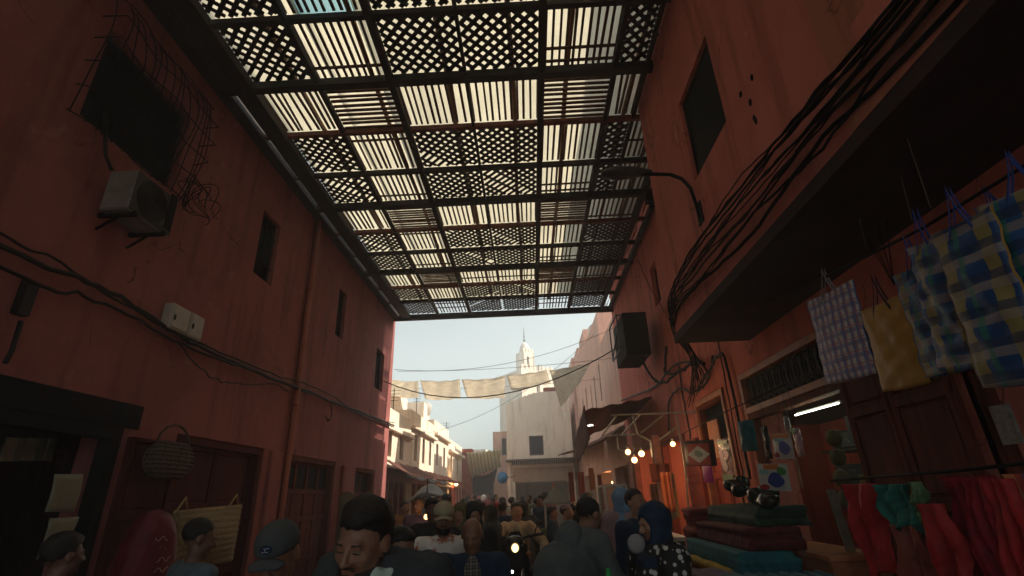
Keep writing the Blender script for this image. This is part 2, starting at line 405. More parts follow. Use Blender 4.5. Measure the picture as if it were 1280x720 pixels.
Lk.new(nz.outputs['Fac'], rp.inputs[0]); Lk.new(rp.outputs[0], mx.inputs[7]); Lk.new(mx.outputs[2], b.inputs['Base Color']); b.inputs['Roughness'].default_value = .6
bp = N.new('ShaderNodeBump'); bp.inputs['Strength'].default_value = .5; bp.inputs['Distance'].default_value = .01; Lk.new(br.outputs['Fac'], bp.inputs['Height']); bp.invert = True; Lk.new(bp.outputs[0], b.inputs['Normal'])
g = MB(); g.add([(-5.2, -20, .004), (3.3, -20, .004), (3.3, 70, .004), (-5.2, 70, .004)], [(0, 1, 2, 3)]); struct('street', g, m)

# ---------------------------------------------------------------- joinery helpers
def door_leaf(parent, x, y0, y1, z0, z1, mt, side=1, cols=2, rows=(.0, .45, .82, 1.0), glass_top=False, name='door', label=None, t=.05):
    """panelled leaf standing in a wall plane x; side=+1 shows towards +x"""
    s = side; mb = MB(); mb.box(x-s*t, x, y0, y1, z0, z1)
    st = .07; H = z1-z0; W = (y1-y0)
    for c in range(cols+1):
        yy = y0+W*c/cols; mb.box(x, x+s*.028, max(y0, yy-st/2-.01), min(y1, yy+st/2+.01), z0, z1)
    for r in rows:
        zz = z0+H*r; mb.box(x, x+s*.0262, y0, y1, max(z0, zz-st/2-.01), min(z1, zz+st/2+.01))
    for c in range(cols):
        for r in range(len(rows)-1):
            ya, yb = y0+W*c/cols+st*.95, y0+W*(c+1)/cols-st*.95; za, zb = z0+H*rows[r]+st*.95, z0+H*rows[r+1]-st*.95
            if glass_top and r == len(rows)-2: continue
            mb.box(x-.001*s, x+s*.014, ya, yb, za, zb)
    d = part(name, mb, mt, parent, bevel=.006, label=label)
    if glass_top:
        r = len(rows)-2
        for c in range(cols):
            ya, yb = y0+W*c/cols+st*.8, y0+W*(c+1)/cols-st*.8; za, zb = z0+H*rows[r]+st*.8, z0+H*rows[r+1]-st*.8
            q = MB().box(x, x+s*.008, ya, yb, za, zb); p = part('pane', q, glass(), d)
    return d
def frame(parent, x, y0, y1, z0, z1, w, mt, side=1, pro=.03, dep=.12, name='door_frame', bottom=False):
    s = side; mb = MB(); a, b_ = x-s*dep, x+s*pro
    mb.box(a, b_, y0, y0+w, z0, z1); mb.box(a, b_, y1-w, y1, z0, z1); mb.box(a+s*.002, b_-s*.002, y0, y1, z1-w, z1+.003)
    if bottom: mb.box(a+s*.002, b_-s*.002, y0, y1, z0, z0+w)
    return part(name, mb, mt, parent, bevel=.005)

# ================================================================== LEFT BUILDING
XL = -4.15
LB = thing('building', 'long red plastered building with small barred windows along the left side', 'building', (XL-2, 5, 0))
ops = [(3.6, 4.92, 5.3, 6.42), (6.86, 7.44, 5.13, 6.25), (10.3, 10.78, 5.2, 6.3), (13.35, 14.12, 4.66, 5.76),
       (1.2, 5.12, 0, 2.58), (5.95, 8.02, 0, 2.62), (8.9, 11.1, 0, 2.6), (12.4, 13.95, 0, 2.56)]
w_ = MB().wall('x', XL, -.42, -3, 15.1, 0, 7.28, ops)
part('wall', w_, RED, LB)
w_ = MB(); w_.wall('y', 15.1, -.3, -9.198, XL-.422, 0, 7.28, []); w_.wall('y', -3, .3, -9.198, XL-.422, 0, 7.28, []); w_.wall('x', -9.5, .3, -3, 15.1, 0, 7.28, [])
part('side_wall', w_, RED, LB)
part('roof', MB().box(-9.48, XL-.02, -2.98, 15.08, 7.22, 7.30), RED, LB)
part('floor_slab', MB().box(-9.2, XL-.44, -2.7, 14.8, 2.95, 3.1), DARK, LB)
# edge where the plaster has rounded off and a small buttress half way
part('pilaster', MB().box(XL-.02, XL+.07, 11.45, 11.85, 0, 2.55), RED, LB, bevel=.02); part('pilaster', MB().box(XL-.02, XL+.06, 8.2, 8.6, 0, 2.6), RED, LB, bevel=.02)
# windows
def window_left(y0, y1, z0, z1):
    f = frame(LB, XL-.10, y0, y1, z0, z1, .045, PWOOD, 1, .02, .08, 'window', bottom=True)
    part('pane', MB().box(XL-.15, XL-.14, y0, y1, z0, z1), glass(), f)
    bb = MB()
    for i in range(1, 5): yy = y0+(y1-y0)*i/5; bb.tube([(XL-.06, yy, z0), (XL-.06, yy, z1)], .008, 5)
    for i in range(1, 4): zz = z0+(z1-z0)*i/4; bb.tube([(XL-.06, y0, zz), (XL-.06, y1, zz)], .008, 5)
    part('window_bars', bb, IRON, f)
for o in ops[:4]: window_left(*o)
# bulging wire grille round the first window
gr = MB(); y0, y1, z0, z1 = 3.5, 5.12, 5.22, 6.78
def belly(t): return .05+.22*math.sin(PI*min(1, t*1.02))**.7*(.45+.55*(1-t))
nb = 15
for i in range(nb+1):
    yy = y0+(y1-y0)*i/nb; e = min(1, min(i, nb-i)/1.5+.25)
    gr.tube([(XL+.02+belly(t)*e+.012*math.sin(9*t+i), yy+.03*math.sin(5*t+i*1.7), z1-(z1-z0)*t) for t in np.linspace(0, 1, 14)], .0065, 5)
for k, t in enumerate(np.linspace(.02, .98, 6)):
    zz = z1-(z1-z0)*t; q = belly(t); gr.tube([(XL, y0-.03, zz)]+[(XL+.02+q+.02*math.sin(i*1.3+k), y0+(y1-y0)*i/10, zz+.03*math.sin(i+k)) for i in range(11)]+[(XL, y1+.03, zz)], .007, 5)
for i in range(7):   # loose curls of wire at the lower right corner
    c = (XL+.18, 4.95+.07*i, 5.28+.05*(i % 3)); r = .13+.03*(i % 3)
    gr.tube([(c[0]+.08*math.sin(a*2+i), c[1]+r*math.cos(a), c[2]+r*1.3*math.sin(a)) for a in np.linspace(0, 5.2, 16)], .006, 5)
part('window_grille', gr, IRON, LB)
# doors
frame(LB, XL-.05, 5.95, 8.02, 0, 2.62, .1, MAROON)
door_leaf(LB, XL-.16, 6.05, 7.03, 0, 2.52, MAROON, cols=1, rows=(0, .4, .72, 1)); door_leaf(LB, XL-.16, 7.04, 7.92, 0, 2.52, MAROON, cols=1, rows=(0, .4, .72, 1))
frame(LB, XL-.05, 8.9, 11.1, 0, 2.6, .09, DOORW)
door_leaf(LB, XL-.14, 8.99, 11.01, 0, 2.51, DOORW, cols=4, rows=(0, .35, .62, .80, 1), glass_top=True)
frame(LB, XL-.05, 12.4, 13.95, 0, 2.56, .09, DOORW)
door_leaf(LB, XL-.14, 12.49, 13.86, 0, 2.47, DOORW, cols=2, rows=(0, .4, .80, 1), glass_top=True)
frame(LB, XL-.02, 1.2, 5.12, 0, 2.58, .12, IRON)
part('shutter_box', MB().box(XL-.35, XL+.03, 1.3, 5.3, 2.58, 2.82), IRON, LB, bevel=.01)
door_leaf(LB, XL+.05, 5.2, 5.92, 0, 2.5, MAROON, cols=1, rows=(0, .35, .7, 1), label='dark red door leaf folded back against the wall')
# shop counter and shelves in the dark first shop
sh = MB()
for z in (.9, 1.35, 1.8, 2.2): sh.box(-5.6, -5.2, 1.6, 4.9, z, z+.03)
for y in (1.6, 2.7, 3.8, 4.9): sh.box(-5.62, -5.2, y-.02, y+.02, 0, 2.3)
part('shelf_rack', sh, mat('grey_shelf', (.09, .09, .085), .6, .3), LB)
pp = MB().tube([(XL+.055, 8.74, 0), (XL+.055, 8.76, 3.4), (XL+.055, 8.72, 7.15)], .052, 10)
for z in (1.2, 3.4, 5.6): pp.tube([(XL+.055, 8.74, z), (XL+.055, 8.74, z+.05)], .062, 10)
part('drain_pipe', pp, PIPEM, LB)

# ================================================================== RIGHT BUILDING
XR = 2.8; XJ = 1.9
RB = thing('building', 'red plastered building on the right whose upper storey juts out over the shop doors', 'building', (XR+2, 5, 0))
opr = [(-1.5, 1.7, 0, 2.9), (1.95, 3.25, 0, 2.95), (4.55, 6.6, 0, 3.12), (7.28, 8.6, 0, 3.12), (9.5, 11.2, 0, 2.75), (12.0, 14.4, 0, 2.8), (9.6, 10.1, 5.4, 6.3)]
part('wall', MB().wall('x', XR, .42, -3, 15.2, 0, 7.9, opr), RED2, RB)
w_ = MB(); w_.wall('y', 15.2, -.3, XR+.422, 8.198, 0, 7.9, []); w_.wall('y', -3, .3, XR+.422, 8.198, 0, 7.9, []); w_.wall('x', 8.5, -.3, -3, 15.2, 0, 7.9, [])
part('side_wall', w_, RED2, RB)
part('roof', MB().box(XJ-.03, 8.5, -3, 15.22, 7.9, 8.05), RED2, RB)
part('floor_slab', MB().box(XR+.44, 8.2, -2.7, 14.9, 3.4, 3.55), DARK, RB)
up = MB().wall('x', XJ, .3, 2.3, 6.1, 3.6, 7.9, [(3.65, 4.6, 4.86, 5.92)])
up.wall('y', 6.1, -.3, XJ+.302, XR-.002, 3.6, 7.9, [])
part('upper_storey', up, RED2, RB)
part('upper_storey', MB().wall('x', XJ-.035, .3, -3, 2.3, 3.6, 7.9, []), REDL, RB, label='paler stretch of the upper storey wall')  # lighter side of the shadow pattern put into paler plaster, on a slight step
part('shade_patch', MB().box(XJ-.04, XJ-.033, 1.0, 1.92, 4.02, 6.5).box(XJ-.0405, XJ-.034, 1.45, 2.07, 3.92, 4.12), RED2, RB)  # darker plaster patch: shadow on this wall put into the colour
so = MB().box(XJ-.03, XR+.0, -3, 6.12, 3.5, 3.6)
part('soffit', so, mat('dark_soffit_plaster', (.045, .022, .02), .9, .4, 3, bump=.3), RB)  # soffit plaster in a much darker tone than the walls
f = frame(RB, XJ+.06, 3.65, 4.6, 4.86, 5.92, .04, PWOOD, -1, .02, .04, 'window', bottom=True)
part('pane', MB().box(XJ+.05, XJ+.055, 3.65, 4.6, 4.86, 5.92), glass(), f)
f = frame(RB, XR+.12, 9.6, 10.1, 5.4, 6.3, .05, MAROON, -1, .02, .08, 'window', bottom=True)
part('pane', MB().box(XR+.2, XR+.21, 9.6, 10.1, 5.4, 6.3), glass(), f)
for (px, py) in ((940, 97), (926, 118), (938, 128), (943, 148), (945, 151)):
    q = at('x', XJ, px, py); ch = MB().ball((XJ, q[1], q[2]), (.012, .018+.01*random.random(), .03+.015*random.random()), 4); part('wall_hook', ch, IRON, RB)
# shop front with ironwork transom
frame(RB, XR+.02, 4.5, 6.65, 2.66, 3.17, .075, ORNW, -1, .05, .1, 'transom_frame', bottom=True)
frame(RB, XR+.02, 4.52, 6.62, 0, 2.66, .07, DOORW, -1, .03, .1)
ir = MB(); rr = random.Random(5)
for i in range(13):
    y = 4.65+i*.155
    ir.tube([(XR+.03, y, 2.73), (XR+.03, y, 3.1)], .006, 5)
    for sgn in (-1, 1):
        ir.tube([(XR+.03, y+sgn*(.02+.05*math.sin(a)), 2.915+.16*math.cos(a*.9)) for a in np.linspace(0, 3.4, 12)], .006, 5)
        ir.tube([(XR+.03, y+.077+sgn*.035*math.cos(a), 2.83+.035*math.sin(a)) for a in np.linspace(0, 5.5, 10)], .005, 5)
        ir.tube([(XR+.03, y+.077+sgn*.035*math.cos(a), 3.01-.035*math.sin(a)) for a in np.linspace(0, 5.5, 10)], .005, 5)
part('transom_grille', ir, mat('grey_wrought_iron', (.10, .09, .08), .5, .3, metal=.4), RB)
part('pane', MB().box(XR+.075, XR+.08, 4.55, 6.6, 2.73, 3.1), glass(), RB)
door_leaf(RB, XR-.03, 3.36, 3.95, 0, 2.95, DOORW, -1, cols=1, rows=(0, .3, .56, .8, 1), label='left leaf of the folded back panelled door')
door_leaf(RB, XR-.03, 3.97, 4.50, 0, 2.95, DOORW, -1, cols=1, rows=(0, .3, .56, .8, 1), label='right leaf of the folded back panelled door')
part('signboard', MB().box(XR-.05, XR-.03, 3.02, 3.14, 1.98, 2.2), mat('faded_label', (.35, .35, .33), .7, .3, 30), RB)
frame(RB, XR+.02, 1.9, 3.3, 0, 2.95, .07, DOORW, -1, .02, .1)
# second door with transom
frame(RB, XR+.02, 7.28, 8.6, 0, 3.14, .08, ORNW, -1, .05, .1)
frame(RB, XR+.03, 7.36, 8.52, 2.45, 3.05, .04, DOORW, -1, .03, .08, 'transom_frame', bottom=True)
part('pane', MB().box(XR+.12, XR+.125, 7.36, 8.52, 2.45, 3.05), glass(), RB)
door_leaf(RB, XR+.1, 7.36, 7.92, 0, 2.42, REDW, -1, cols=1); door_leaf(RB, XR+.1, 7.96, 8.52, 0, 2.42, REDW, -1, cols=1)
for (a, b_, h_) in ((9.5, 11.2, 2.75), (12.0, 14.4, 2.8)):
    frame(RB, XR+.02, a, b_, 0, h_, .09, REDW, -1, .05, .1)
    k = MB()
    for z in (.5, 1.0, 1.5, 2.0): k.box(XR+.7, XR+1.1, a, b_, z, z+.04)
    part('shelf_rack', k, ORNW, RB)
door_leaf(RB, XR-.04, 8.7, 9.42, 0, 2.6, REDW, -1, cols=1, rows=(0, .4, .75, 1)); door_leaf(RB, XR-.04, 11.25, 11.9, 0, 2.6, REDW, -1, cols=1, rows=(0, .4, .75, 1)); door_leaf(RB, XR-.04, 14.45, 15.1, 0, 2.6, REDW, -1, cols=1, rows=(0, .4, .75, 1))
part('post', MB().box(2.25, 2.37, 9.6, 9.72, 0, 2.75), mat('pink_post_paint', (.50, .20, .15), .6, .25, 5), RB, bevel=.01)
for z in (.35, .8, 1.25, 1.7, 2.15):
    k = MB().box(XR+.75, XR+1.15, 4.6, 6.55, z, z+.03); part('shelf', k, mat('grey_shelf', (.09, .09, .085), .6, .3), RB)
PB = thing('blocker', 'added unseen red plastered gatehouse arching over the street behind the camera', 'blocker', (-1, -2.5, 0))
part('roof', MB().box(XL-.1, XJ+.1, -3.3, 1.6, 7.0, 7.3), RED, PB)  # invented to block sky above and let low light in from behind
part('wall', MB().wall('y', -3.02, -.3, XL-.3, XR+.3, 0, 7.0, [(XL+.05, XR-.1, 0, 5.5)]), RED, PB)

# ================================================================== SHADE ROOF over the street
ZP = 7.2
PG = thing('shade_roof', 'brown timber shade roof of alternating lattice and slat panels spanning the street', 'shade roof', (-.9, 8, ZP))
LX = [-3.66, -2.72, -1.70, .385, 1.40, 2.43]
thick = [2.09, 5.21, 8.33, 11.44]; thin = [3.14, 6.23, 9.38, 12.50]; midb = [4.20, 7.31, 10.43, 13.56]
def lbeam(x, w, h, y0, y1, mt=PWOOD): part('beam', MB().box(x-w/2, x+w/2, y0, y1, ZP-h+.03, ZP+.03), mt, PG, bevel=.008)
for x, w, h in zip(LX, (.11, .07, .095, .095, .07, .09), (.14, .09, .11, .11, .09, .13)): lbeam(x, w, h, 1.62, 14.93)
lbeam(-3.80, .17, .12, 1.62, 14.93); lbeam(-4.05, .18, .14, 1.62, 14.93); lbeam(-.66, .045, .09, 1.62, 13.56); lbeam(1.83, .05, .09, 1.62, 8.33)
lbeam(2.70, .09, .14, 6.12, 14.93)
for y in thick: part('cross_beam', MB().box(-4.13, XR-.02, y-.06, y+.06, ZP-.11, ZP+.024), PWOOD, PG, bevel=.008)
for y in thin: part('cross_beam', MB().box(-4.13, XR-.02, y-.035, y+.035, ZP-.065, ZP+.021), PRED, PG, bevel=.006)
for y in midb: part('cross_beam', MB().box(-4.13, XR-.02, y-.035, y+.035, ZP-.07, ZP+.022), PWOOD, PG, bevel=.006)
part('cross_beam', MB().box(-4.15, XR, 14.80, 14.93, ZP-.15, ZP+.027), PWOOD, PG, bevel=.008)
part('cover_board', MB().box(-4.0, -3.86, 1.62, 5.2, ZP-.1, ZP+.0), PWOOD, PG)
ZL = ZP+.035
def slat_panel(x0, x1, y0, y1, along, battens=(), rs=None):
    mb = MB(); pitch = .0935; r = random.Random(int(x0*100+y0*1000))
    if along:
        n = max(2, int(round((x1-x0)/pitch)))
        for i in range(n+1):
            if r.random() < .02: continue
            x = x0+(x1-x0)*i/n+r.uniform(-.006, .006); t = r.uniform(-.007, .007)+(r.uniform(-.04, .04) if r.random() < .06 else 0); w = .0165+r.uniform(-.002, .003); dz = r.uniform(-.004, .006)
            mb.add([(x-w, y0, ZL+dz), (x+w, y0, ZL+dz), (x+w+t, y1, ZL+dz), (x-w+t, y1, ZL+dz), (x-w, y0, ZL+.02+dz), (x+w, y0, ZL+.02+dz), (x+w+t, y1, ZL+.02+dz), (x-w+t, y1, ZL+.02+dz)],
                   [(0, 3, 2, 1), (4, 5, 6, 7), (0, 1, 5, 4), (1, 2, 6, 5), (2, 3, 7, 6), (3, 0, 4, 7)])
    else:
        n = max(2, int(round((y1-y0)/.092)))
        for i in range(n+1):
            y = y0+(y1-y0)*i/n+r.uniform(-.006, .006); w = .0215+r.uniform(-.002, .003); dz = r.uniform(-.004, .006); t = r.uniform(-.008, .008)
            mb.add([(x0, y-w, ZL+dz), (x1, y-w+t, ZL+dz), (x1, y+w+t, ZL+dz), (x0, y+w, ZL+dz), (x0, y-w, ZL+.02+dz), (x1, y-w+t, ZL+.02+dz), (x1, y+w+t, ZL+.02+dz), (x0, y+w, ZL+.02+dz)],
                   [(0, 3, 2, 1), (4, 5, 6, 7), (0, 1, 5, 4), (1, 2, 6, 5), (2, 3, 7, 6), (3, 0, 4, 7)])
    for b_ in battens:
        yy = y0+(y1-y0)*b_; mb.box(x0, x1, yy-.02, yy+.02, ZL-.022, ZL-.003)
    return part('slat_panel', mb, SLAT, PG)
def lattice_panel(x0, x1, y0, y1):
    mb = MB(); p = .112; w = .027; z = ZL
    for sgn, zz in ((1, z), (-1, z+.016)):
        c0 = (x0*sgn+y0) if sgn > 0 else (y0-x1); c1 = (x1+y1) if sgn > 0 else (y1-x0)
        c = math.floor(c0/(p*1.4142))*p*1.4142
        while c < c1:
            pts = []                                # line y = c - sgn*x clipped to the panel
            for x in (x0, x1):
                y = c-sgn*x
                if y0 <= y <= y1: pts.append((x, y))
            for y in (y0, y1):
                x = (c-y)*sgn
                if x0 < x < x1: pts.append((x, y))
            c_r = random.random()
            if len(pts) >= 2 and math.dist(pts[0], pts[1]) > .04 and c_r > .02:
                (a, b_), (d, e_) = pts[:2]; mb.bar((a+(c_r-.5)*.012, b_, zz), (d-(c_r-.5)*.012, e_, zz+.006*c_r), w*(1.9+.25*c_r), .012)
            c += p*1.4142
    return part('lattice_panel', mb, PWOOD, PG)
rows = [(2.09, 3.14, 's'), (3.14, 4.20, 'l'), (4.20, 5.21, 'm'), (5.21, 6.23, 's'), (6.23, 7.31, 'l'), (7.31, 8.33, 'm'), (8.33, 9.38, 's'), (9.38, 10.43, 'l'), (10.43, 11.44, 'm'), (11.44, 12.50, 's'), (12.50, 13.56, 'l'), (13.56, 14.82, 'e')]
for y0, y1, k in rows:
    a, b_ = y0+.036, y1-.036; C4 = [(LX[0]+.05, LX[1]-.03), (LX[1]+.03, LX[2]-.045), (LX[2]+.05, -.685), (-.635, LX[3]-.05), (LX[3]+.05, LX[4]-.03)]
    right = [(LX[4]+.03, 1.81), (1.85, LX[5]-.04)] if y0 < 8.3 else [(LX[4]+.03, LX[5]-.04)]
    if k == 's':
        slat_panel(*C4[0], a, b_, True); slat_panel(*C4[1], a, b_, False); slat_panel(*C4[2], a, b_, True, (.7,) if y0 > 11 else ()); slat_panel(*C4[3], a, b_, True, (.7,) if y0 > 11 else ()); slat_panel(*C4[4], a, b_, False)
        for q in right: slat_panel(*q, a, b_, True, (.9,) if y0 > 8 else ())
    else:
        lattice_panel(*C4[0], a, b_); slat_panel(*C4[1], a, b_, True, {'l': (.22,), 'm': (.8,), 'e': (.3, .6)}[k]); lattice_panel(*C4[2], a, b_); lattice_panel(*C4[3], a, b_)
        slat_panel(*C4[4], a, b_, True, {'l': (), 'm': (.68, .9), 'e': (.3, .6)}[k]); lattice_panel(*right[0], a, b_)
        if len(right) > 1: slat_panel(*right[1], a, b_, True, (.55,))
# poles lying on the panels, seen as brown stripes
for x in (-3.05, -1.98, -.95, -.02, .77, 1.72, 2.2):
    part('pole', MB().tube([(x+.02*math.sin(y*1.3+x*5), y, ZP+.12) for y in np.linspace(1.7, 14.2, 15)], .036, 8), mat('round_pole_wood', (.24, .14, .085), .8, .3, 4, bump=.3), PG)
# reed and board fringe along the right edge
fr = MB(); r = random.Random(2)
for i in range(34):
    y = 6.3+i*.25; x = 2.5+r.uniform(0, .1); fr.bar((x, y, ZP+.01+r.uniform(0, .03)), (x+.02, y+r.uniform(.3, .6), ZP+r.uniform(0, .05)), .02, .012)
part('fringe', fr, mat('reed_orange', (.40, .17, .07), .8, .4, 8), PG)
# cream sheet spread on top, torn open over the second column
def tarp(u, v, x0, x1, y0, y1): x = x0+(x1-x0)*u; y = y0+(y1-y0)*v; return (x, y, ZP+.20+.02*math.sin(x*3+y*.7)+.015*math.sin(y*2.3-x))
mb = MB()
for (a, b_, c, d, nu, nv) in ((-3.72, -2.62, 1.62, 14.1, 8, 60), (-2.62, -1.93, 4.38, 14.1, 6, 50), (-2.62, -1.93, 1.62, 3.3, 6, 12), (-1.93, 2.62, 1.62, 14.1, 24, 60)):
    mb.sheet(lambda u, v: tarp(u, v, a, b_, c, d), nu, nv, .003)
TARP = mat('cream_tarpaulin', (.70, .66, .57), .9, .06, .8, trans=.93)
single('tarpaulin', mb, TARP, 'cream translucent sheet spread over the timber shade roof', 'tarpaulin')

mb = MB().sheet(lambda u, v: np.array(tarp(u, v, -2.66, -1.89, 3.26, 4.42))+(0, 0, .03), 6, 8, .003)  # added over the tear: sky colour put in, direct sun kept off
single('tarpaulin', mb, mat('sky_patch_sheet', (.44, .56, .58), .9, .06, .8, trans=.93), 'small pale blue sheet added over the tear, standing in for sky', 'tarpaulin')
# ================================================================== BEYOND THE ROOF: buildings at the end of the street
def block(root, x0, x1, y0, y1, h, mt, wx=None, wy=None, side=-1):
    """hollow plastered block; wx: holes (y,y,z,z) in the face looking across the street, wy: holes (x,x,z,z) in the face towards the camera"""
    mb = MB(); xs = x0 if side < 0 else x1; e = .302
    mb.wall('x', xs, .3 if side < 0 else -.3, y0+e, y1-e, 0, h, wx or [])
    mb.wall('y', y0, .3, x0, x1, 0, h, wy or [])
    mb.wall('y', y1, -.3, x0, x1, 0, h, []); mb.wall('x', x1 if side < 0 else x0, -.3 if side < 0 else .3, y0+e, y1-e, 0, h, [])
    part('wall', mb, mt, root)
    r = MB().box(x0+.05, x1-.05, y0+.05, y1-.05, h-.5, h-.35); part('roof', r, mt, root)
    for (a, b_, c, d) in (wx or []):
        if c > 0:
            xx = xs+(.12 if side < 0 else -.12); f = MB(); s2 = .045
            f.box(xx-.02, xx+.02, a, a+s2, c, d).box(xx-.02, xx+.02, b_-s2, b_, c, d).box(xx-.019, xx+.021, a, b_, d-s2, d).box(xx-.019, xx+.021, a, b_, c, c+s2).box(xx-.018, xx+.018, (a+b_)/2-.02, (a+b_)/2+.02, c, d)
            w = part('window', f, DOORW, root); part('pane', MB().box(xx+(.03 if side < 0 else -.04), xx+(.04 if side < 0 else -.03), a, b_, c, d), glass(), w)
    for (a, b_, c, d) in (wy or []):
        if c > 0:
            yy = y0+.12; f = MB(); s2 = .06
            f.box(a, a+s2, yy-.02, yy+.02, c, d).box(b_-s2, b_, yy-.02, yy+.02, c, d).box(a, b_, yy-.019, yy+.021, d-s2, d).box(a, b_, yy-.019, yy+.021, c, c+s2)
            w = part('window', f, mat('brown_window_frame', (.16, .11, .08), .6), root); part('pane', MB().box(a, b_, yy+.03, yy+.04, c, d), mat('curtained_glass', (.05, .045, .06), .2, .3, 3), w)
def cornice(root, x0, x1, y, z, mt, ax='y'):
    part('cornice', MB().box(x0, x1, y-.12, y+.1, z, z+.16), mt, root, bevel=.02)

# pink row on the right, growing taller down the street
def win_x(y, z, w=.45, h=1.3): return (y, y+w, z, z+h)
b1 = thing('building', 'low pink plastered house just past the shade roof on the right', 'building', (4, 17.5, 0))
block(b1, 3.0, 9, 15.25, 19.7, 7.35, PINK, [(15.8, 19.2, 0, 2.6)])
b2 = thing('building', 'tall pink house with narrow window slots behind the tan shade sails', 'building', (4, 22, 0))
block(b2, 3.02, 9, 19.75, 25.0, 8.8, PINK, [win_x(20.6, 5.3, .3, 1.5), win_x(22.4, 5.2, .3, 1.5), win_x(23.9, 5.1, .3, 1.5), (20.2, 24.6, 0, 2.6)])
b3 = thing('building', 'pink house with a stepped parapet farther down on the right', 'building', (4, 28, 0))
block(b3, 3.03, 9, 25.05, 31.4, 9.3, PINK, [win_x(26, 5.6), win_x(28, 5.4), win_x(30, 5.2), (25.6, 31, 0, 2.7)])
part('parapet', MB().box(3.03, 3.3, 25.1, 27.5, 9.3, 9.75), PINK, b3); part('parapet', MB().box(3.06, 3.32, 29.2, 31.3, 9.3, 9.9), PINK, b3)
b4 = thing('building', 'farthest pink house on the right beside the grey cream one', 'building', (4, 38, 0))
block(b4, 2.9, 9, 31.5, 44, 9.9, PINK, [win_x(33, 6, .5), win_x(35.5, 6, .5), win_x(38, 5.8, .5), (32.2, 43, 0, 2.7)])
# grey-cream house closing the view
wb = thing('building', 'grey cream house with one brown window and a shop canopy facing down the street', 'building', (.4, 34, 0))
block(wb, -1.42, 2.6, 32, 38, 7.15, GREYW, None, [(-.05, .82, 4.05, 5.2), (-1.0, 2.4, 0, 2.55)])
cv = MB(); xs_ = np.linspace(-1.43, 2.6, 15)
for a, b_ in zip(xs_[:-1], xs_[1:]): cv.box(a, b_, 31.99, 32.3, 7.15, 7.15+.10+.65*math.sin(min(1, (a+1.43)/2.4)*PI/2))
part('parapet', cv, GREYW, wb); part('coping', MB().box(1.0, 2.6, 31.95, 32.34, 7.9, 8.15), mat('red_coping', (.36, .13, .10), .9, .2, 4), wb, bevel=.03)
part('window_surround', MB().box(-.14, -.05, 31.95, 32.02, 4.0, 5.3).box(.82, .91, 31.95, 32.02, 4.0, 5.3).box(-.14, .91, 31.951, 32.021, 5.2, 5.3), GREYW, wb)
part('canopy', MB().box(-1.5, 2.9, 31.2, 32.02, 3.72, 3.82), mat('thin_brown_sheet', (.14, .09, .07), .7), wb)
sc_ = MB()
for i in range(30): sc_.box(-1.15+i*.125, -1.06+i*.125, 31.24, 31.26, 3.5, 3.71)
part('canopy_fringe', sc_, mat('dark_fringe', (.05, .04, .045), .9), wb)
part('fascia_board', MB().box(-1.12, 2.5, 31.9, 31.97, 2.62, 3.35), mat('beige_board', (.42, .30, .22), .8, .15, 3), wb)
part('corner_strip', MB().box(-1.45, -1.25, 31.9, 32.0, 0, 3.7), CREAM, wb)
# small cream tower and pinkish stub left of it
tb = thing('building', 'small pinkish house with a dark window showing left of the grey cream house', 'building', (-2.2, 38, 0))
block(tb, -2.75, -1.6, 38.5, 44, 6.3, PINK, None, [(-2.1, -1.75, 4.6, 5.9)])
# minaret
mn = thing('minaret', 'pale sunlit minaret with crenellated top, small lantern and finial', 'minaret', (-.15, 60.6, 0))
mb = MB().wall('y', 57.6, .5, -3.1, 2.8, 0, 15.3, [(-.45, .15, 12.4, 14.0)]); mb.wall('x', 2.8, -.5, 58.102, 63.098, 0, 15.3, []); mb.wall('x', -3.1, .5, 58.102, 63.098, 0, 15.3, []); mb.wall('y', 63.6, -.5, -3.1, 2.8, 0, 15.3, []); mb.box(-3.1, 2.8, 57.6, 63.6, 15.3, 15.5)
part('tower', mb, CREAM, mn)
for i in range(8):
    part('merlon', MB().box(-3.0+i*.77, -2.6+i*.77, 57.62, 57.9, 15.5, 16.1), CREAM, mn); part('merlon', MB().box(2.5, 2.78, 58.1+i*.68, 58.5+i*.68, 15.5, 16.1), CREAM, mn)
mb = MB(); mb.wall('y', 59.6, .2, -1.15, .85, 15.5, 18.2, [(-.55, -.05, 16.2, 17.6)]); mb.wall('x', -1.15, .2, 59.6, 61.6, 15.5, 18.2, []); mb.wall('x', .85, -.2, 59.6, 61.6, 15.5, 18.2, []); mb.wall('y', 61.6, -.2, -1.15, .85, 15.5, 18.2, [])
for i in range(4): mb.box(-1.15+i*.55, -.85+i*.55, 59.6, 59.8, 18.2, 18.6)
part('lantern', mb, CREAM, mn)
part('dome', MB().lathe([(.85, 18.2), (.85, 18.6), (.72, 19.0), (.4, 19.4), (.05, 19.6)], (-.15, 60.6, 0), 16), CREAM, mn)
mn.rotation_euler = (0, 0, math.radians(36)); mn.scale = (.80, .80, 1)
fi = MB().tube([(-.15, 60.6, 19.5), (-.15, 60.6, 21.6)], .06, 6)
for z, r_ in ((19.9, .22), (20.4, .17), (20.8, .12)): fi.ball((-.15, 60.6, z), r_, 6)
part('finial', fi, mat('copper_green', (.10, .16, .14), .5), mn)

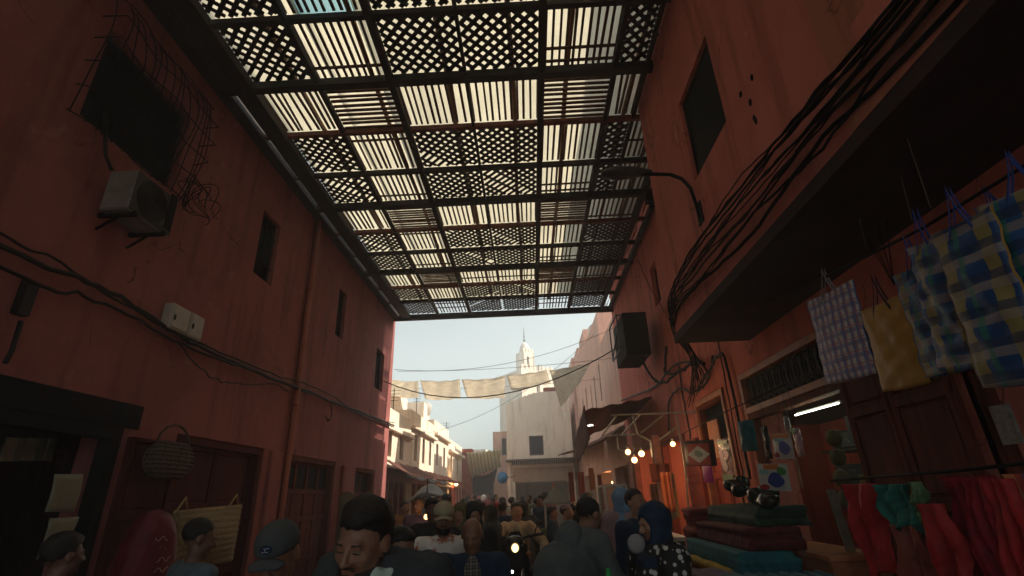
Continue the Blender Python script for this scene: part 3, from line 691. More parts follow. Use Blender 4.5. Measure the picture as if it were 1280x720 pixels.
# left row: cream, sunlit on the street side
defs = [(15.6, 19.5, 4.6, 'cream house with terrace nearest to the red building on the left', [(16.3, 16.8, 3.1, 4.0), (17.9, 18.4, 3.1, 4.0)]),
        (19.55, 24.5, 5.05, 'sunlit cream house with three small windows on the left', [(20.3, 20.8, 3.2, 4.2), (21.8, 22.3, 3.2, 4.2), (23.3, 23.8, 3.2, 4.2)]),
        (24.55, 29.0, 5.35, 'taller sunlit cream house at the middle of the left row', [(25.2, 25.8, 3.3, 4.3), (27.3, 27.9, 3.3, 4.3)]),
        (29.05, 35.0, 4.95, 'last cream house of the left row beside the dark passage', [(30, 30.6, 3.2, 4.1), (32.6, 33.2, 3.2, 4.1)])]
for i, (a, b_, h, lab, wn) in enumerate(defs):
    o = thing('building', lab, 'building', (-6, (a+b_)/2, 0))
    block(o, -9.5, -4.5-.03*i, a, b_, h, CREAM, wn+[(a+.6, b_-.5, 0, 2.35)], None, side=1)
    part('cornice', MB().box(-4.55, -4.34-.01*i, a+.02, b_-.02, h-.72, h-.58), CREAM, o, bevel=.02)
    part('shop_front', MB().box(-4.5, -4.40, a, b_, 2.36, 2.75), REDW, o)
    dm = MB()
    for k in range(4):
        yy = a+.6+(b_-a-1.1)*k/4; dm.box(-4.52, -4.40, yy-.06, yy+.06, 0, 2.36)
    part('shop_post', dm, REDW, o)
    up_ = MB(); r = random.Random(i)
    up_.box(-7.5, -5.2, a+.5, a+2.0, h-.36, h+.55+.2*i%.5)
    part('roof_hut', up_, CREAM, o); part('chimney', MB().box(-6.5, -5.6, b_-1.5, b_-.8, h-.36, h+.35), CREAM, o)
# gateway at the end of the left row
gt = thing('gateway', 'red plastered gateway pier at the mouth of the dark covered souk', 'gateway', (-4.2, 36, 0))
part('pier', MB().box(-5.2, -4.0, 35.1, 36.0, 0, 4.6).box(-5.3, -3.9, 35.0, 36.1, 4.6, 4.85), REDW, gt, bevel=.02)
ps = thing('building', 'dark covered souk at the far end of the street', 'building', (-2.5, 60, 0))
part('wall', MB().wall('y', 46, .4, -9, -1.6, 0, 4.4, [(-4.2, -2.2, 0, 3.4)]), REDW, ps)
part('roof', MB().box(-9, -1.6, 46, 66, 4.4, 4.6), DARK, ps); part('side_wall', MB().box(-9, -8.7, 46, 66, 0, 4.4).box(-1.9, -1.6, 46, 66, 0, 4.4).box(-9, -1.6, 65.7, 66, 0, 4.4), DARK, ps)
hb = thing('building', 'distant cream house above the covered souk', 'building', (-8, 70, 0)); block(hb, -16, -5.8, 68, 76, 7.6, CREAM, None, [(-9, -8, 5, 6.2), (-7.5, -6.8, 5, 6.2)])

# green striped awning hung across the mouth of the souk
q = [at('y', 33, 583, 566), at('y', 33, 626, 562), at('y', 35.5, 626, 584), at('y', 35.5, 588, 597)]
def bil(q, u, v): return q[0]*(1-u)*(1-v)+q[1]*u*(1-v)+q[2]*u*v+q[3]*(1-u)*v
mb = MB().sheet(lambda u, v: bil(q, u, v)+np.array([0, 0, -.25*math.sin(PI*u)*math.sin(PI*v)+.04*math.sin(u*40+v*8)]), 40, 10, .01)
AWG = plaid('green_striped_cloth', (.80, .78, .60), [(0, .22, .35, 0, (.30, .42, .32), .8)], .9)
single('awning', mb, AWG, 'green and beige striped awning hung across the mouth of the souk', 'awning')
mb = MB().sheet(lambda u, v: bil([at('y', 36, 590, 592), at('y', 36, 622, 584), at('y', 40, 616, 612), at('y', 40, 588, 616)], u, v)+np.array([0, 0, -.3*math.sin(PI*u)]), 12, 8, .02)
single('awning', mb, mat('dark_tarp', (.03, .035, .04), .8, .3, 3, bump=.3), 'dark sagging tarpaulin under the green striped awning', 'awning')

# tan shade sails across the street
SAIL = mat('tan_sail_cloth', (.82, .75, .65), .9, .12, 4, bump=.3, bscale=9, trans=.7)
def sail(pts, lab, sag=.25):
    q = [at('z', 5.75, *p) if len(p) == 2 else at('y', p[2], p[0], p[1]) for p in pts]
    w = np.linalg.norm(q[1]-q[0])
    mb = MB().sheet(lambda u, v: bil(q, u, v)+np.array([0, 0, -sag*(1-(2*u-1)**2)*.25-.03*math.sin(PI*v)+.012*math.sin(u*17+v*3+pts[0][0])+.02*math.sin(v*9+u*2+pts[0][0])*v]), 16, 10, .008)
    return single('shade_sail', mb, SAIL, lab, 'shade sail', group='tan shade sails strung across the street')
sail([(486, 473), (523, 476), (524, 497), (483, 493)], 'tan shade sail half hidden by the left red building')
sail([(525, 475), (575, 474), (576, 498), (532, 499)], 'tan shade sail second from the left red building')
sail([(577, 474), (631, 470), (631, 496), (584, 498)], 'widest tan shade sail in the middle of the row')
sail([(633, 469), (684, 463), (688, 479), (640, 489)], 'tan shade sail in front of the minaret', .1)
sail([(687, 463, 17.2), (738, 454, 17.2), (722, 482, 18.8), (701, 508, 20.5)], 'tan shade sail hanging as a triangle beside the pink houses', .05)
def wire(pts, r, lab, sag=0, mt=BLACK, cat='cable', name='cable', group=None, n=14):
    P = [np.array(p, float) for p in pts]; out = []
    for i in range(len(P)-1):
        for k in range(n+1 if i == len(P)-2 else n):
            t = k/n; out.append(P[i]*(1-t)+P[i+1]*t-np.array([0, 0, sag*4*t*(1-t)]))
    return single(name, MB().tube(out, r, 5), mt, lab, cat, group=group)
wire([(XL, 14.2, 5.0), (2.75, 10.8, 5.2)], .014, 'black cable sagging across the street below the shade sails', .95)
wire([(XL, 15.3, 5.6), (2.9, 15.4, 6.7)], .007, 'thin black wire crossing the sky above the shade sails', .5)
wire([(-4.5, 22, 4.4), (3, 21, 8.2)], .008, 'thin wire rising to the tall pink house', .7)
wire([(-4.5, 17, 5.95), (3, 17, 6.1)], .008, 'front rope holding up the shade sails', .12, mat('rope', (.25, .2, .15), .9), 'rope', 'rope')
wire([(-4.5, 20.3, 6.0), (3, 20.3, 6.1)], .008, 'rear rope holding up the shade sails', .12, mat('rope', (.25, .2, .15), .9), 'rope', 'rope')
# awnings down the left side
def awn(pts, lab, mt, sag=.1, nm='awning'):
    q = [np.array(p, float) for p in pts]
    mb = MB().sheet(lambda u, v: bil(q, u, v)+np.array([0, 0, -sag*math.sin(PI*v)*(.6+.4*math.sin(u*9))+.02*math.sin(u*23)]), 18, 8, .015)
    return single(nm, mb, mt, lab, 'awning')
awn([(-4.4, 15.8, 2.95), (-4.4, 20.6, 2.95), (-3.3, 20.6, 2.45), (-3.3, 15.8, 2.4)], 'dark brown shop awning at the foot of the first cream house', BROWNC)
awn([(-4.45, 21.2, 2.9), (-4.45, 24.6, 2.9), (-3.6, 24.6, 2.55), (-3.6, 21.2, 2.5)], 'reddish shop awning in the middle of the left row', mat('rust_awning_cloth', (.22, .07, .045), .9, .2, 4, trans=.1))
awn([(-4.5, 25.5, 2.9), (-4.5, 29.5, 2.85), (-3.7, 29.5, 2.5), (-3.7, 25.5, 2.5)], 'red shop awning near the gateway pier', mat('red_awning_cloth', (.26, .05, .035), .9, .2, 4, trans=.1))
# grey rounded sheet over a stall on the left
awn([(-3.3, 13.5, 1.60), (-3.2, 15.0, 2.0), (-2.4, 15.0, 1.9), (-2.3, 13.5, 1.85)], 'pale grey plastic sheet curved over a stall on the left', mat('grey_plastic_sheet', (.28, .28, .27), .5, .2, 3, trans=.3), -.25)
awn([(-2.6, 11.0, 2.28), (-2.0, 12.6, 2.15), (-1.85, 12.5, 2.08), (-2.45, 10.9, 2.2)], 'narrow grey strip of awning sloping over the left stalls', mat('grey_plastic_sheet', (.28, .28, .27), .5, .2, 3), 0)
# right side: brown awnings and draped cloth
q0 = at('y', 11.4, 770, 513); q1 = at('y', 11.4, 731, 516)
awn([(2.78, 11.4, 3.75), q1+np.array([0, 0, .05]), (1.25, 14.8, 3.15), (2.78, 14.8, 3.75)], 'brown awning projecting over the lamp lit shops', BROWNC, .12)
awn([(1.25, 11.35, 3.62), (1.25, 14.8, 3.15), (1.3, 14.75, 2.55), (1.32, 11.5, 2.9)], 'front valance of the brown awning drooping over the street', BROWNC, .0)
lampw = mat('tube_glow', (1, 1, 1), .4, 0, 1, emit=(1, .97, .85), estr=9)
awn([(2.98, 15.3, 3.75), (2.98, 21, 3.9), (1.55, 21, 3.35), (1.45, 15.3, 3.0)], 'long brown awning under the tall pink house', BROWNC, .15)
awn([(3.0, 21.3, 3.9), (3.0, 31, 4.4), (1.6, 31, 3.95), (1.55, 21.3, 3.4)], 'brown awning running on to the grey cream house', mat('rust_awning_cloth', (.22, .07, .045), .9, .2, 4, trans=.1), .15)
fx = MB()
for k, py in enumerate((526, 531)):
    a_, b_ = at('y', 12.6, 733, py+1), at('y', 12.6, 741, py); fx.tube([a_, b_], .018, 6)
single('tube_lamp', fx, lampw, 'pair of short white tube lamps under the brown awning', 'lamp')
# blue round sign and red hangings near the grey house
sg = thing('sign', 'round blue shop sign beside the grey cream house', 'sign', tuple(at('y', 29, 628, 597)))
c = at('y', 29, 628, 597); part('plate', MB().lathe([(.30, -.03), (.30, .03)], c, 20, axis='y'), mat('blue_sign', (.05, .22, .42), .5, .2, 5), sg)
part('bracket', MB().tube([c+np.array([.25, .05, 0]), c+np.array([.7, .2, .05])], .02, 6), IRON, sg)
# ================================================================== PEOPLE
EYEW = mat('eye_white', (.30, .26, .23), .3, .02, 3); IRIS = mat('eye_dark', (.012, .008, .006), .2, .02, 3)
HAIRM = mat('black_hair', (.022, .018, .017), .6, .4, 60, bump=.5, bscale=180)
def skin(n, c): return mat('skin_'+n, c, .5, .10, 9, bump=.15, bscale=90, spec=.45), mat('lips_'+n, (c[0]*.90, c[1]*.74, c[2]*.74), .45, .1, 20)
SK = {'tan': skin('tan', (.38, .20, .13)), 'brown': skin('brown', (.28, .14, .09)), 'dark': skin('dark', (.17, .085, .058)), 'light': skin('light', (.42, .24, .16))}
def Rz(a): c, s = math.cos(a), math.sin(a); return np.array([[c, -s, 0], [s, c, 0], [0, 0, 1.]])
def Rx(a): c, s = math.cos(a), math.sin(a); return np.array([[1, 0, 0], [0, c, -s], [0, s, c]])
def Ry(a): c, s = math.cos(a), math.sin(a); return np.array([[c, 0, s], [0, 1, 0], [-s, 0, c]])
def head_prims(fem=False):
    j = .92 if fem else 1
    P = [ell((0, .018, .032), (.077, .096, .088), .02), ell((0, -.022, -.028), (.062*j, .070, .078), .025), ell((0, -.062, -.088), (.030*j, .026, .026), .022),
         ell((.045*j, -.01, -.06), (.022, .035, .035), .02), ell((-.045*j, -.01, -.06), (.022, .035, .035), .02),
         cap((-.034, -.080, .020), (.034, -.080, .020), .011, .011, .014), ell((.038, -.062, -.022), (.024, .022, .020), .02), ell((-.038, -.062, -.022), (.024, .022, .020), .02),
         ell((.031, -.096, .002), (.018, .012, .010), .010, sub=True), ell((-.031, -.096, .002), (.018, .012, .010), .010, sub=True),
         cap((0, -.086, .014), (0, -.112, -.026), .0085, .0125, .010), ell((.013, -.101, -.030), (.009, .011, .008), .006), ell((-.013, -.101, -.030), (.009, .011, .008), .006),
         cap((-.020, -.086, -.053), (.020, -.086, -.053), .0065, .0065, .007, 1), cap((-.017, -.086, -.064), (.017, -.086, -.064), .0075, .0075, .007, 1),
         cap((-.024, -.091, -.0585), (.024, -.091, -.0585), .0022, .0022, .004)]
    P.pop()
    for s in (-1, 1): P += [ell((s*.031, -.0775, .0075), (.0155, .0115, .0080), .003), ell((s*.031, -.0775, -.0060), (.0145, .0105, .0055), .003)]
    for s in (-1, 1):
        P += [ell((s*.079, .012, -.004), (.010, .020, .031), .012), cap((s*.084, .022, .018), (s*.087, .012, -.022), .0045, .005, .006)]
    return P
def hand_prims(sd, fr=.0085, curl=.6):
    """hand frame: wrist at origin, fingers along -z, palm facing sd*x ... thumb towards -y"""
    P = [ell((0, -.004, -.045), (.016, .040, .048), .012)]
    L = (.066, .074, .070, .056)
    for i in range(4):
        y = -.030+.0195*i; base = np.array([0, y, -.078]); a1 = curl*.5; a2 = curl*1.2; d1 = np.array([-sd*math.sin(a1), 0, -math.cos(a1)]); d2 = np.array([-sd*math.sin(a2), 0, -math.cos(a2)])
        m = base+d1*L[i]*.52; P += [cap(np.array([0, y, -.05]), base, fr*1.05, fr, .006), cap(base, m, fr, fr*.92, .003), cap(m, m+d2*L[i]*.5, fr*.92, fr*.75, .003)]
    P += [cap((0, -.025, -.02), (-sd*.015, -.052, -.055), fr*1.35, fr*1.1, .008), cap((-sd*.015, -.052, -.055), (-sd*.026, -.055, -.085), fr*1.1, fr*.85, .003)]
    return P
DEF = dict(shL=(.185, .0, 1.425), shR=(-.185, .0, 1.425), elL=(.245, .02, 1.135), elR=(-.245, .02, 1.135), wrL=(.255, -.08, .895), wrR=(-.255, -.08, .895),
           hpL=(.092, 0, .93), hpR=(-.092, 0, .93), knL=(.105, -.03, .50), knR=(-.10, -.01, .50), anL=(.11, .03, .09), anR=(-.105, .06, .09))
# local frame: the person faces -y; L = +x
def person(label, loc, hgt=1.72, rz=0.0, tilt=(0, 0, 0), sk='brown', h=.016, pose=None, top=None, bottom=None, robe=None, hood=None, hair=None, cap_=None,
           beard=False, fem=False, hs=1.0, build=1.0, lean=0.0, group='people in the street', collar=None, extra=None, cat='person', apron=None, seed=None, hoodback=None, hoff=(0, 0, 0)):
    seed = seed if seed is not None else (len(label)*7) % 97
    J = {k: np.array(v, float) for k, v in {**DEF, **(pose or {})}.items()}
    for k in J:
        if k[:2] in ('sh', 'el', 'wr'): J[k] = J[k]*np.array([build, 1, 1])
    LM = Rx(lean); piv = np.array([0, 0, .95])
    up = lambda p: LM@(np.asarray(p, float)-piv)+piv
    for k in J:
        if k[:2] == 'sh' or (k[:2] in ('el', 'wr') and not (pose and k in pose)): J[k] = up(J[k])
    B = build
    torso = xf([ell((0, .01, 1.28), (.150*B, .105*B, .20), .05), ell((0, .0, 1.08), (.130*B, .095*B, .15), .05), ell((0, .02, 1.40), (.155*B, .075, .07), .04),
             cap((0, .015, 1.40), (.17*B, .01, 1.415), .062, .058, .03), cap((0, .015, 1.40), (-.17*B, .01, 1.415), .062, .058, .03)], LM, piv-LM@piv)
    hips = [ell((0, .015, .95), (.150*B, .105*B, .13), .05)]
    neck = xf([cap((0, .02, 1.42), (hoff[0]*.7, hoff[1]*.7, 1.55+hoff[2]*.8), .056, .052, .02)], LM, piv-LM@piv)
    arms = []; fore = []; legs = []; hands = []
    for s, S in (('L', 1), ('R', -1)):
        arms += [cap(J['sh'+s], J['el'+s], .052*B, .040*B, .03)]; fore += [cap(J['el'+s], J['wr'+s], .039*B, .026, .015)]
        legs += [cap(J['hp'+s], J['kn'+s], .082*B, .053, .04), cap(J['kn'+s], J['an'+s], .052, .036, .02), cap(J['an'+s]+(0, .02, -.03), J['an'+s]+(S*.02, -.15, -.055), .038, .028, .02)]
        d = J['wr'+s]-J['el'+s]; d /= np.linalg.norm(d); x = np.array([S, 0, 0.])-d*d[0]*S; x /= np.linalg.norm(x); z = -d; y = np.cross(z, x*S)*1.0
        M = np.stack([x*S, y, z], 1); hands += xf(hand_prims(S, .0085 if h < .012 else .0105, .7), M, J['wr'+s])
    hc = up((hoff[0], -.005+hoff[1], 1.628+hoff[2])); HR = Rz(tilt[0])@Rx(tilt[1])@Ry(tilt[2]); HT = HR*hs
    def hd(P):
        Q = []
        for p in P:
            q = dict(p)
            if p['t'] == 'c': q['a'] = HT@p['a']+hc; q['b'] = HT@p['b']+hc; q['r1'] *= hs; q['r2'] *= hs
            else: q['c'] = HT@p['c']+hc; q['r'] = p['r']*hs; q['R'] = HR
            Q.append(q)
        return Q
    body = torso+hips+neck+arms+fore+legs+hands+hd(head_prims(fem))
    sc = hgt/1.745
    root = imesh('person', body, h, [SK[sk][0], SK[sk][1]], None)
    # eyes set into the sockets
    me = root.data; bmx = MB()
    for s in (-1, 1):
        bmx.ball(HT@np.array([s*.031, -.0745, -.0005])+hc, .0118*hs, 6, 0); bmx.ball(HT@np.array([s*.031, -.0815, -.0015])+hc, .0058*hs, 5, 1)
    V0 = [tuple(v.co) for v in me.vertices]; F0 = [tuple(p.vertices) for p in me.polygons]; M0 = [p.material_index for p in me.polygons]; k = len(V0)
    me2 = bpy.data.meshes.new('person'); me2.from_pydata(V0+bmx.v, [], F0+[tuple(i+k for i in f) for f in bmx.f])
    for q in (SK[sk][0], SK[sk][1], EYEW, IRIS): me2.materials.append(q)
    me2.polygons.foreach_set('material_index', M0+[2+i for i in bmx.m]); me2.polygons.foreach_set('use_smooth', [True]*len(me2.polygons)); root.data = me2; bpy.data.meshes.remove(me)
    tag(root, label, cat, group)
    def cl(name, P, mt, hh=None, **kw): return imesh(name, P, hh or h, [mt], root, seed=seed, **kw)
    if h < .012 and hood is None and abs(rz) < 1.2:
        for s in (-1, 1):
            lm = MB().tube([HT@np.array([s*x_, -.0915+abs(x_-.031)*.30, .0005-.10*(x_-.031)**2*40-.0012])+hc for x_ in np.linspace(.018, .045, 7)], .0017, 5)
            p_ = mesh_obj('eyelashes', lm, HAIRM); p_.parent = root
    if hair:
        kind = hair
        P = [ell((0, .026, .042), (.083, .098, .087), .01)]
        if kind == 'thick': P = [ell((0, .026, .046), (.086, .101, .090), .01), ell((.01, -.025, .088), (.060, .062, .036), .02), ell((-.02, .02, .10), (.055, .06, .034), .02)]
        if kind == 'bun': P += [ell((0, .11, .02), (.05, .04, .05), .02)]
        Hi = np.linalg.inv(HT)
        def hc_cut(X):
            q = (X-hc)@Hi.T
            return np.maximum(np.maximum((-.052-.25*(q[..., 2]-.05))-q[..., 1], 0)*0 + np.where(q[..., 1] < -.02, (.066-.55*np.maximum(0, np.abs(q[..., 0])-.040)+.004*np.sin(q[..., 0]*170))-q[..., 2], -.06-q[..., 2]+.0*q[..., 1]), -.07-q[..., 2])
        cl('hair', hd(P), HAIRM if kind != 'grey' else mat('grey_hair', (.22, .21, .20), .7, .3, 60, bump=.4, bscale=150), min(h, .010), cut=hc_cut, fold=.0022, ffreq=190)
        for s in (-1, 1): cl('eyebrow', hd([cap((s*.018, -.0925, .022), (s*.046, -.084, .024), .0042, .003, .002)]), HAIRM, min(h, .004) if h < .012 else .006)
    if beard:
        cl('beard', hd([ell((0, -.058, -.088), (.046, .045, .036), .02), cap((-.058, -.01, -.05), (-.035, -.06, -.09), .018, .02, .02), cap((.058, -.01, -.05), (.035, -.06, -.09), .018, .02, .02), cap((-.026, -.094, -.046), (.026, -.094, -.046), .006, .006, .01)]), beard if not isinstance(beard, bool) else HAIRM, min(h, .008), fold=.0015, ffreq=200)
    if bottom is not None:
        P = infl(hips+legs[0:2]+legs[3:5], .014, k=.03)
        cl('trousers', P, bottom, fold=.006, ffreq=24, vert=True)
    if bottom is not None or robe is not None:
        sh_ = [cap(J['an'+s]+(0, .02, -.035), J['an'+s]+(S*.02, -.17, -.058), .046, .036, .02) for s, S in (('L', 1), ('R', -1))]
        cl('shoe', [sh_[0]], mat('dark_leather', (.03, .022, .018), .5, .3, 5), max(h, .014)); cl('shoe', [sh_[1]], mat('dark_leather', (.03, .022, .018), .5, .3, 5), max(h, .014))
    if top is not None:
        mt, kind = top
        P = infl(torso, .018, k=.04)+[ell((0, .012, 1.0), (.158*B, .122*B, .16), .05)] + infl(arms, .016, k=.03)
        if kind != 'tee': P += [cap(J['el'+s], J['el'+s]+(J['wr'+s]-J['el'+s])*.93, .052*B, .040, .02) for s in 'LR']
        if kind == 'jacket': P = infl(P, .010) + xf([cap((-.10, -.04, 1.44), (0, .07, 1.475), .028, .03, .02), cap((.10, -.04, 1.44), (0, .07, 1.475), .028, .03, .02)], LM, piv-LM@piv)
        else: P += xf([cap((-.055, -.01, 1.455), (0, .045, 1.47), .018, .02, .015), cap((.055, -.01, 1.455), (0, .045, 1.47), .018, .02, .015)], LM, piv-LM@piv)
        cl('jacket' if kind == 'jacket' else 'shirt', P, mt, fold=.005, ffreq=26)
        if collar is not None:     # inner shirt seen in the open front
            Pc = xf([ell((0, -.075*B-.018, 1.30), (.075, .045, .20), .03), cap((-.05, -.045, 1.455), (0, .03, 1.48), .026, .022, .02), cap((.05, -.045, 1.455), (0, .03, 1.48), .026, .022, .02), ell((0, -.03, 1.44), (.07, .06, .04), .03)], LM, piv-LM@piv)
            cl('inner_shirt', Pc, collar, fold=.002, ffreq=40)
    if robe is not None:
        P = infl(torso, .032, k=.06)+[cap((0, .015, 1.25), (0, .02, .30), .165*B, .245, .08), cap((0, .03, .9), (0, .03, .20), .19*B, .25, .08)]
        P[-1]['b'] = np.array([0, .02, .36]); P += infl(arms, .030, k=.05)+[cap(J['el'+s], J['el'+s]+(J['wr'+s]-J['el'+s])*.92, .066, .075, .03) for s in 'LR']
        cl('robe', P, robe, cut=lambda X: .07-X[..., 2], fold=.010, ffreq=20, vert=True)
    if hoodback is not None:
        cl('hood', xf([ell((0, .13, 1.40), (.12, .075, .13), .05), cap((0, .14, 1.40), (0, .17, 1.18), .07, .015, .05), cap((-.09, .03, 1.46), (0, .11, 1.46), .04, .05, .04), cap((.09, .03, 1.46), (0, .11, 1.46), .04, .05, .04)], LM, piv-LM@piv), hoodback, fold=.005, ffreq=30)
    if hood is not None:          # headscarf: close hood with a face opening, falling on to the shoulders
        Hi = np.linalg.inv(HT)
        P = hd([ell((0, .022, .026), (.106, .116, .112), .03), ell((0, .01, -.06), (.094, .098, .085), .04)])+xf([cap((0, .01, 1.50), (0, .01, 1.40), .095, .15*B, .05), ell((0, .01, 1.40), (.17*B, .125, .075), .05)], LM, piv-LM@piv)
        P += [dict(p, sub=True) for p in hd([ell((0, -.105, -.012), (.056, .070, .076), .012)])]
        cl('headscarf', P, hood, min(h, .013), fold=.004, ffreq=34)
    if cap_ is not None:
        kind, mt = cap_[:2]
        Hi = np.linalg.inv(HT)
        if kind == 'cap':
            P = hd([ell((0, .014, .052), (.088, .108, .084), .01)])
            c1 = cl('cap', P, mt, min(h, .008), cut=lambda X: .030-((X-hc)@Hi.T)[..., 2])
            mb = MB().sheet(lambda u, v: HT@np.array([(u-.5)*.155*(1-.35*v*v), -.088-.075*v*(1-(2*u-1)**2*.5), .036-.010*v-.026*(2*u-1)**2])+hc, 12, 5, .005)
            p = mesh_obj('cap_brim', mb, cap_[2] if len(cap_) > 2 else mt); p.parent = c1
            if len(cap_) > 3:
                bd = MB(); el = [(.026*math.cos(a), .017*math.sin(a)) for a in np.linspace(0, 2*PI, 21)[:-1]]
                def srf(x, z, o): return HT@np.array([x, -.108*math.sqrt(max(0, 1-(x/.088)**2-((z-.052)/.084)**2))+.014-o, z])+hc
                bd.add([srf(x, .072+z, .004) for x, z in el], [tuple(range(20))], 0)
                for rr_, n_ in (((.015, .0085), 16),):
                    for sgn in (-1, 1):
                        pts = [srf(-.009*sgn*0+sgn*.008+.0085*math.cos(a), .072+.0085*math.sin(a)*.9, .006) for a in np.linspace(.5 if sgn > 0 else PI+.5, 5.2 if sgn > 0 else PI+4.6, 12)]
                        bd.tube(pts, .0014, 5, 1)
                p = mesh_obj('badge', bd, [cap_[3], cap_[4]]); p.parent = c1
        elif kind == 'skullcap':
            cl('cap', hd([ell((0, .020, .050), (.083, .100, .080), .01)]), mt, min(h, .008), cut=lambda X: .050-((X-hc)@Hi.T)[..., 2])
        elif kind == 'helmet':
            c1 = cl('helmet', hd([ell((0, .014, .030), (.115, .130, .125), .03), ell((0, -.105, -.005), (.065, .06, .055), .02, sub=True)]), mt, min(h, .012))
        elif kind == 'bucket':
            cl('hat', hd([ell((0, .014, .060), (.086, .103, .080), .02), ell((0, .010, .030), (.135, .150, .012), .02)]), mt, min(h, .009), cut=lambda X: .018-((X-hc)@Hi.T)[..., 2])
    root.scale = (sc, sc, sc); root.location = loc; root.rotation_euler = (0, 0, rz)
    return root, J, sc, hc
def place(px, py, Y):
    q = at('y', Y, px, py); return (float(q[0]), float(q[1]), 0.0), float(q[2])
def pcopy(src, label, loc, hgt_scale, rz, group='people in the street'):
    c = copy_tree(src); c['label'] = label; c.location = loc; c.rotation_euler = (0, 0, rz); c.scale = tuple(s*hgt_scale for s in src.scale); c['group'] = group; return c
def fab(n, c, **k): return mat('cloth_'+n, c, .9, .15, 12, bump=.25, bscale=120, **k)
NAVY = fab('navy', (.020, .042, .085)); BLK = fab('black', (.030, .030, .034)); CHAR = fab('charcoal', (.040, .048, .055)); TEALG = fab('grey_teal', (.11, .135, .14))
WHT = fab('white', (.80, .81, .78)); TAN = fab('tan', (.52, .38, .25)); KHAKI = fab('khaki', (.44, .39, .27)); BLUEG = fab('blue_grey', (.10, .14, .17)); LBLUE = fab('light_blue', (.20, .36, .58))
PURP = fab('purple', (.08, .05, .12)); REDC = fab('red', (.40, .03, .03)); PNK = fab('pink', (.60, .30, .32)); OLV = fab('olive', (.14, .13, .07)); JEAN = fab('denim', (.05, .08, .14)); BEI = fab('beige', (.48, .41, .31))
MINT = fab('mint_white', (.50, .62, .56)); MAUVE = fab('mauve', (.36, .25, .29))
PRINT = mat('orange_print_shirt', (.85, .80, .74), .9, .1, 9, col2=(.52, .17, .08), thr=(.36, .44), bump=.2, bscale=60)
PLSH = plaid('grey_plaid_shirt', (.16, .15, .13), [(0, .022, .35, 0, (.03, .03, .035), .75), (2, .022, .35, 0, (.03, .03, .035), .7), (0, .044, .12, .3, (.42, .40, .34), .7), (2, .044, .12, .3, (.42, .40, .34), .7)], .9)
POLKA = dots('black_white_dots', (.016, .016, .018), (.62, .62, .60), 21, .33)

# --- near left
def stand(label, px, py, Y, **k):
    loc, z = place(px, py, Y); k.setdefault('hgt', z); return person(label, loc, **k)
stand('nearest man, dark haired, in a dark jacket over a pale mint t-shirt, looking down', 497, 620, 2.2, hgt=1.90, sk='brown', h=.0075, rz=-.12, tilt=(-.16, .30, .10), lean=.22, hoff=(-.04, -.05, -.07), hair='thick', beard=mat('stubble', (.035, .022, .018), .7, .4, 80), top=(CHAR, 'jacket'), bottom=JEAN, collar=MINT, build=.92, group=None)
stand('person in a grey cap with an oval badge left of the nearest man', 352, 656, 2.35, sk='brown', h=.009, rz=.05, tilt=(.0, .42, -.06), top=(CHAR, 'jacket'), bottom=BLK, cap_=('cap', fab('grey_cap', (.065, .075, .078)), fab('grey_cap', (.065, .075, .078)), fab('badge_navy', (.012, .02, .07)), fab('badge_grey', (.42, .46, .5))), hair='short', group=None)
stand('short haired man in a blue grey shirt seen from behind before the beige straw bag', 253, 650, 3.6, sk='dark', h=.011, rz=2.5, tilt=(-.2, .25, 0), hair='short', top=(BLUEG, 'shirt'), bottom=BLK, group=None)
stand('dark haired figure in black at the far left below the white notices', 86, 668, 3.1, sk='dark', h=.013, rz=2.8, hair='thick', top=(BLK, 'shirt'), bottom=BLK, group=None)
# --- near centre
stand('woman in black with loose black hair beside the nearest man', 503, 662, 3.4, sk='brown', h=.011, rz=.4, tilt=(.2, .2, 0), hair='thick', top=(BLK, 'jacket'), bottom=BLK, fem=True)
stand('short bald person in dark clothes low at the edge of the picture', 497, 704, 2.3, sk='brown', h=.009, rz=-.2, tilt=(.0, .2, 0), top=(BLK, 'shirt'), bottom=BLK)
stand('person in a teal collar and black jacket walking behind the nearest man', 475, 655, 3.4, sk='brown', h=.013, rz=-.5, hair='thick', top=(BLK, 'jacket'), bottom=BLK, collar=fab('teal', (.02, .16, .18)))
stand('man in a khaki cap and white shirt with an orange print', 555, 629, 4.7, sk='brown', h=.011, rz=.15, tilt=(.0, .15, 0), cap_=('cap', KHAKI), hair='short', beard=True, top=(PRINT, 'tee'), bottom=BLK)
stand('bald man in a navy jacket over a grey plaid shirt looking down', 590, 649, 4.15, sk='brown', h=.0085, rz=.12, tilt=(-.15, .28, 0), top=(NAVY, 'jacket'), bottom=BLK, collar=PLSH, build=1.12)
stand('woman in a black headscarf and black robe behind the bald man', 592, 629, 5.8, sk='tan', h=.013, rz=.2, tilt=(.1, .1, 0), hood=BLK, robe=BLK, fem=True)
# --- near right
stand('man in a long grey green robe bending over the food stall', 694, 616, 4.2, hgt=1.84, sk='brown', h=.010, rz=2.15, tilt=(.1, .25, 0), hair='short', robe=TEALG, hoodback=TEALG, build=1.0, lean=.46,
      pose=dict(elL=(.25, -.30, 1.12), wrL=(.20, -.58, 1.10), elR=(-.25, -.28, 1.12), wrR=(-.20, -.56, 1.08)))
stand('woman in a navy headscarf and a black robe with white dots', 814, 630, 3.75, sk='tan', h=.010, rz=-1.15, tilt=(-.1, .25, 0), hood=NAVY, robe=POLKA, fem=True,
      pose=dict(elL=(.24, -.08, 1.15), wrL=(.14, -.34, 1.06), elR=(-.24, -.06, 1.15), wrR=(-.16, -.34, 1.02)))
stand('dark haired man in navy standing behind the woman in the dotted robe', 793, 612, 5.3, sk='tan', h=.013, rz=.6, hair='short', top=(NAVY, 'shirt'), bottom=BLK)
